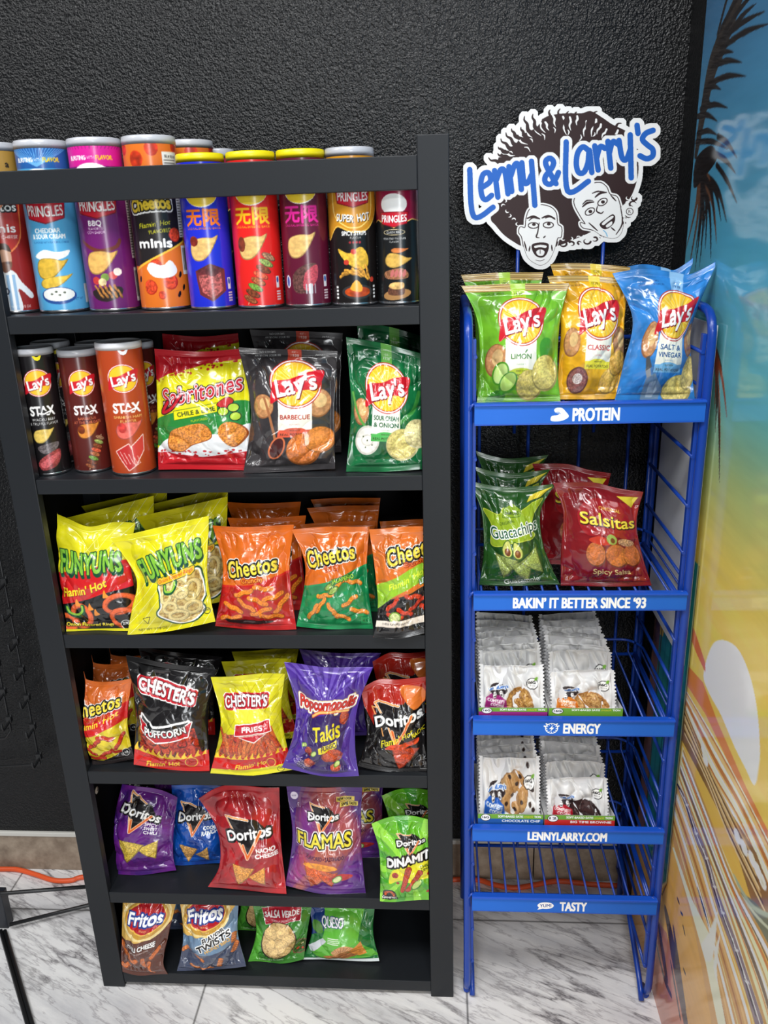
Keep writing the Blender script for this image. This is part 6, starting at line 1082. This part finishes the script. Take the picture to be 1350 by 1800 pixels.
def cookie_art(kind):
    a = Art(120, 90, 76.0, (226, 226, 226)); 
    if kind == 'oat': a.blob([(42, 76), (44, 52), (60, 38), (78, 44), (86, 62), (84, 78)], (170, 120, 56)); a.noise_fill(a.edges(a.pe(smooth([(44, 76), (46, 54), (60, 41), (76, 46), (83, 62), (82, 77)], 6, True))), [(130, 84, 36), (196, 146, 74), (220, 180, 110)], 2); band = (160, 34, 120)
    elif kind == 'chip': a.ell(58, 46, 27, 29, (150, 106, 60)); a.noise_fill(a.edges(a.pe([(58 + 26*cos(t), 46 + 28*sin(t)) for t in np.linspace(0, 6.28, 30)])), [(176, 128, 76), (206, 164, 108), (186, 140, 88)], 1.2); [a.ell(x, y, 3.2, 3, (50, 30, 26), 20) for x, y in ((50, 24), (64, 34), (72, 56), (56, 50), (60, 68), (44, 60), (70, 26), (92, 40), (88, 60), (94, 66), (84, 10))]; band = (30, 96, 190)
    elif kind == 'pbutter': a.blob([(30, 76), (40, 50), (60, 42), (84, 52), (92, 76)], (180, 126, 66)); a.noise_fill(a.edges(a.pe(smooth([(32, 76), (42, 53), (60, 45), (82, 54), (89, 76)], 6, True))), [(150, 100, 50), (206, 156, 90), (226, 190, 130)], 2); band = (226, 130, 40)
    else: a.blob([(28, 76), (40, 48), (60, 42), (80, 50), (90, 76)], (52, 32, 32)); a.noise_fill(a.edges(a.pe(smooth([(30, 76), (42, 51), (60, 45), (78, 52), (87, 76)], 6, True))), [(40, 24, 26), (76, 50, 48), (60, 36, 36)], 2); band = (190, 30, 50)
    a.poly([(4, 56), (20, 46), (40, 62), (42, 77), (2, 77)], band); a.text('COMPLETE', 22, 62, 5, W_, width=30, rot=10, bold=.05); a.text('COOKIE', 24, 69, 5, W_, width=24, rot=10, bold=.05); a.blob([(11, 40), (22, 31), (37, 36), (42, 46), (32, 52), (16, 50)], (46, 34, 36)); a.text("Lenny&Larry's", 26, 39, 5, (40, 110, 206), width=34, rot=-8, bold=.05, ol=((1.2, W_),)); [(a.ell(x, y, 3.2, 5.2, W_, q, ol=((.5, (46, 34, 36)),)), a.line([(x - 1.9, y - 1.6), (x - .5, y - 1.8)], .6, (46, 34, 36)), a.line([(x + .7, y - 1.8), (x + 2, y - 1.6)], .6, (46, 34, 36)), a.ell(x, y + 2.4, 1.3, 1.2, (46, 34, 36))) for x, y, q in ((20, 52, 6), (32, 50, -24))]
    a.ell(86, 32, 9, 9, W_, ol=((1.2, K_),)); a.text('16G', 86, 30, 5.4, K_, width=12, bold=.03); a.text('PROTEIN', 86, 36, 2, K_, width=10, bold=.02); a.ell(93, 24, 4, 2.4, (120, 180, 60), -40); return a
def make_cookie(label, art, loc, w, h, t, seed, rx, group):
    """flow-wrapped biscuit: a cushion with a crimped fin at each end"""
    root = thing('cookie_packet', label, 'cookie packet', loc, group); root.rotation_euler = (rx, 0, 0)
    n, m = 110, 84; U = np.linspace(-1, 1, n); V = np.linspace(0, 1, m); uu, vv = np.meshgrid(U, V); fin = .88
    q = np.clip(np.abs(uu) / fin, 0, 1); D = np.clip(1 - q**4, 0, 1)**.5 * np.clip(1 - np.abs(2*vv - 1)**4.5, 0, 1)**.5
    rid = lambda x: 1 - np.abs(2*x - 1); X, Y = uu*3 + seed, vv*3.2
    wr = (-.014*rid(fbm(X*.8, Y*.5, seed, 2))**3 - .011*rid(vnoise(X*1.2 + Y*.8, Y*.7 - X*.4, seed + 3))**3 + .010*(fbm(X, Y, seed + 5, 2) - .5)) * np.clip(1 - q**6, 0, 1) * np.clip(np.minimum(vv, 1 - vv)/.04, 0, 1)
    zz = h * (vv + .05*np.sin(uu*2.2 + seed)*vv*(np.abs(uu)) + .06*(np.abs(uu) > fin)*(vv - .5)*.6); zz -= .03*h*np.abs(uu)**3 * vv; zig = .0012*np.sign(np.sin(vv*h/.0035*pi))
    xx = uu*w/2 + (np.abs(uu) > .985)*np.sign(uu)*zig; yb = .5*t*D
    ft = .0025*np.sin(vv*9 + seed)*np.clip((q - .95)/.05, 0, 1)
    Pf = np.stack([xx, -(yb + wr) + ft, zz + 0*uu], -1); Pb = np.stack([xx, yb*.9 + ft + .0009, zz + 0*uu], -1); Pf[..., 2] = np.maximum(Pf[..., 2], 0); Pb[..., 2] = np.maximum(Pb[..., 2], 0)
    c = art.out(); ci = np.clip(((U/fin + 1)/2*(art.n - 1)).round().astype(int), 0, art.n - 1); ri = (V*(art.m - 1)).round().astype(int); c = c[ri][:, ci].copy(); c[:, np.abs(U) > fin] = (.88, .88, .885)
    i0, i1 = int(np.searchsorted(U, -fin)), int(np.searchsorted(U, fin)); s2 = slice(None, None, 3)
    def piece(nm, a, b):
        f = Pf[:, a:b+1]; k = Pb[:, a:b+1]; g = [(f, c[:, a:b+1], False), (k, (.86, .86, .87), True)]
        for e0, e1, fl in ((f[0], k[0], True), (f[-1], k[-1], False)): g.append((np.stack([e0, e1], 0), (.86, .86, .87), fl))
        for e0, e1, fl in ((f[:, 0], k[:, 0], True), (f[:, -1], k[:, -1], False)): g.append((np.stack([e0, e1], 1), (.86, .86, .87), fl))
        return link_mesh(nm, grid_mesh(nm, g), root, [M['wrap']])
    piece('wrapper', i0, i1); piece('end_fin', 0, i0); piece('end_fin', i1, n - 1); return root
def make_carton(label, x0, x1, y0, y1, z0, hf, hb, art):
    root = thing('display_carton', label, 'carton', ((x0 + x1)/2, y0, z0), 'display cartons under the cookie packets'); ox = (x0 + x1)/2; t = .0012; X0, X1, D = x0 - ox, x1 - ox, y1 - y0
    b = MB(); b.box((X0, 0.0006, 0), (X1, D, t)); b.box((X0, D - t, 0), (X1, D, hb)); [b.prism([(xa, 0), (xa + t, 0), (xa + t, 1), (xa, 1)], 0, 0) for xa in ()]
    for xa in (X0, X1 - t): 
        vs = [[b.bm.verts.new((x, y, z)) for y, z in ((0.0006, 0), (D, 0), (D, hb), (.05, hb*.7), (0.0006, hf))] for x in (xa, xa + t)]
        b.bm.faces.new(vs[0]); b.bm.faces.new(vs[1][::-1]); [b.bm.faces.new((vs[0][i], vs[0][(i+1) % 5], vs[1][(i+1) % 5], vs[1][i])) for i in range(5)]
    b.build('tray', mat('plain_white_card', (.7, .7, .7), .6), root)
    P = np.zeros((art.m, art.n, 3)); P[..., 0] = np.linspace(X0, X1, art.n)[None]; P[..., 2] = np.linspace(0, hf, art.m)[:, None]; Pk = P.copy() + [0, .0006, 0]; P[..., 1] = -.0004
    link_mesh('front_panel', grid_mesh('front_panel', [(P, art.out(), False), (Pk[[0, -1]][:, [0, -1]], (.8, .8, .8), True)]), root, [M['carton']]); return root
def carton_art(second, small='16G', word=''):
    a = Art(240, 60, 24.0, (112, 168, 50), ss=2); a.rect(0, 9 if second else 30, 100, 25, second or (112, 168, 50)); a.text('SOFT-BAKED SATIS', 50, 4.4, 4.0, W_, width=38, bold=.03); a.text('snack', 78, 4.2, 4.4, (240, 220, 50), width=14, shear=.3, bold=.02); a.text('TION', 91, 4.4, 4.0, W_, width=10, bold=.03)
    a.ell(12, 7, 7, 6, W_, ol=((.8, K_),)); a.text(small, 12, 6.4, 4.4, K_, width=10, bold=.03)
    if word: a.text(word, 66, 13, 4.4, W_, width=58, bold=.04)
    return a
def cookies():
    z3, z4 = RAILS[2][1] - .0095, RAILS[3][1] - .0095
    GC, GD = 'cookie packets on the third tier', 'cookie packets on the fourth tier'
    A = {k: cookie_art(k) for k in ('oat', 'chip', 'pbutter', 'brownie')}; rs = random.Random(12)
    make_carton('green-fronted carton at the left of the third tier', .4625, .597, .004, .274, z3, .0235, .018, carton_art((150, 40, 130)))
    make_carton('green-fronted carton at the right of the third tier', .6000, .7430, .004, .274, z3, .0235, .018, carton_art(None))
    make_carton('green and blue carton at the left of the fourth tier', .4625, .597, .004, .19, z4, .030, .018, carton_art((36, 92, 170), '16G', 'CHOCOLATE CHIP'))
    make_carton('green and red carton at the right of the fourth tier', .6000, .7430, .004, .22, z4, .030, .018, carton_art((206, 44, 40), '12', 'BIG TIME BROWNIE'))
    W = .1270
    pos = {1: 'second', 2: 'third', 3: 'fourth', 4: 'fifth', 5: 'sixth', 6: 'seventh', 7: 'eighth'}
    def row(kinds, xc, y0, dy, z, h, front, who, g, hf=None, rx0=-.55, dx=0.0, t=.0200):
        for i, k in enumerate(kinds):
            lab = front if i == 0 else f'silver white packet {pos[i]} from the front in {who}'
            tilt = (rx0 if i == 0 else -.36) + rs.uniform(-.05, .05)
            make_cookie(lab, A[k], (xc + i*dx + rs.uniform(-.0008, .0008), .026 + i*dy + (y0 if i else 0) + (.004 if i == 7 else 0), z + .0075), W*rs.uniform(.98, 1.015), (hf if hf and i == 0 else h)*rs.uniform(.97, 1.04), t, 3 + i*7 + int(xc*100), tilt, g)
    row(['oat'] + ['oat']*7, .5298, .006, .0285, z3, .098, 'white packet with a purple corner, front of the left third-tier row', 'the left third-tier row', GC, .088, -.42)
    row(['pbutter'] + ['pbutter']*7, .6715, .006, .0285, z3, .098, 'white packet with an orange corner, front of the right third-tier row', 'the right third-tier row', GC, .078, -.42)
    row(['chip'] + ['chip']*4, .5298, .012, .027, z4, .108, 'white chocolate chip cookie packet with a blue corner on the fourth tier', 'the left fourth-tier row', GD, .125, -.22)
    row(['brownie'] + ['brownie']*5, .6715, .006, .028, z4, .098, 'white dark-brownie packet with a red corner on the fourth tier', 'the right fourth-tier row', GD, .082, -.42)
cookies()

# ------------------------------------------------------------------ cord and the black wire stand at the left
pts = [on_z(p, .008) for p in [(-60, 1528), (0, 1527), (30, 1527), (60, 1536), (95, 1547), (125, 1547), (150, 1541)]] + [np.array([-.45, .338, .008]), np.array([-.2, .345, .008]), np.array([.1, .34, .008]), np.array([.33, .345, .008])] + [on_z(p, .008) for p in [(830, 1541), (870, 1555), (905, 1560), (940, 1555), (980, 1541)]] + [np.array([.78, .345, .008]), np.array([.89, .34, .008])]
pts = [np.array([p[0], min(p[1], YW - .0142), .0072]) for p in pts]
cp = []
for i in range(len(pts) - 1):
    a_, b_, c_, d_ = [pts[min(max(i + k, 0), len(pts) - 1)] for k in (-1, 0, 1, 2)]
    for t in np.arange(8) / 8: cp.append(.5*(2*b_ + (c_ - a_)*t + (2*a_ - 5*b_ + 4*c_ - d_)*t*t + (3*b_ - a_ - 3*c_ + d_)*t**3))
for p in cp: p[1] = min(p[1], YW - .0135)
tag(MB().tube([tuple(p) for p in cp], .0066, 10).build('extension_cord', M['cord']), 'orange extension cord lying along the beige baseboard', 'cord')
sd = thing('wire_stand', 'black wire peg stand with hooks, cut off at the left of the bookshelf', 'display stand', (-.73, .16, 0)); SO = Vector(sd.location)
S_ = lambda p: tuple(Vector(p) - SO)
MB().box(S_((-.785, .158, .0)), S_((-.722, .186, .108)), 0, .002).build('foot_post', M['gunmetal'], sd)
MB().tube([S_((-.74, .156, .116)), S_((-.716, .158, .114)), S_((-.44, .205, .106))], .0048, 8).build('cross_bar', M['blackmetal'], sd)
MB().tube([S_((-.712, .152, .020)), S_((-.545, .217, .020)), S_((-.45, .254, .020))], .0048, 8).build('cross_bar', M['blackmetal'], sd)
for d in (0, .011): MB().tube([S_((-.735 + d, .145, .007)), S_((-.535 + d, -.115, .007)), S_((-.45 + d, -.225, .007))], .0050, 8).build('floor_leg', M['blackmetal'], sd)
MB().tube([S_(p) for p in bent([(-.662, .345, 1.55), (-.665, .345, .362), (-1.0, .345, .338)], .006)], .0028, 8).build('outer_frame', M['blackmetal'], sd)
MB().tube([S_(p) for p in bent([(-.712, .332, 1.55), (-.716, .332, .475), (-.735, .332, .45), (-1.0, .332, .41)], .006)], .0030, 8).build('inner_frame', M['blackmetal'], sd)
MB().box(S_((-1.02, .325, 1.53)), S_((-.655, .352, 1.56)), 0, .002).build('top_bar', M['blackmetal'], sd)
MB().box(S_((-1.02, .318, 0)), S_((-.99, .350, 1.56)), 0, .002).build('rear_post', M['blackmetal'], sd)
MB().box(S_((-1.01, .165, .012)), S_((-.78, .18, .03)), 0, .002).build('base_bar', M['blackmetal'], sd); MB().box(S_((-1.015, .165, .012)), S_((-.995, .33, .03)), 0, .002).build('base_bar', M['blackmetal'], sd)
def hook(x, y, z): MB().tube([S_(p) for p in bent([(x, y, z - .012), (x + .004, y - .006, z - .01), (x + .008, y - .05, z - .012), (x + .012, y - .06, z + .014)], .006)], .0030, 8).build('hook', M['blackmetal'], sd); MB().tube([S_((x, y, z - .02)), S_((x + .012, y - .012, z + .012))], .0030, 8).build('hook', M['blackmetal'], sd); MB().box(S_((x - .003, y - .014, z - .012)), S_((x + .010, y - .003, z + .004)), 0, .001).build('hook_clip', M['blackmetal'], sd)
for z in (.40, .49, .575, .655, .735, .815, .895): hook(-.660, .343, z)
for z in (.52, .60, .68): hook(-.711, .330, z)
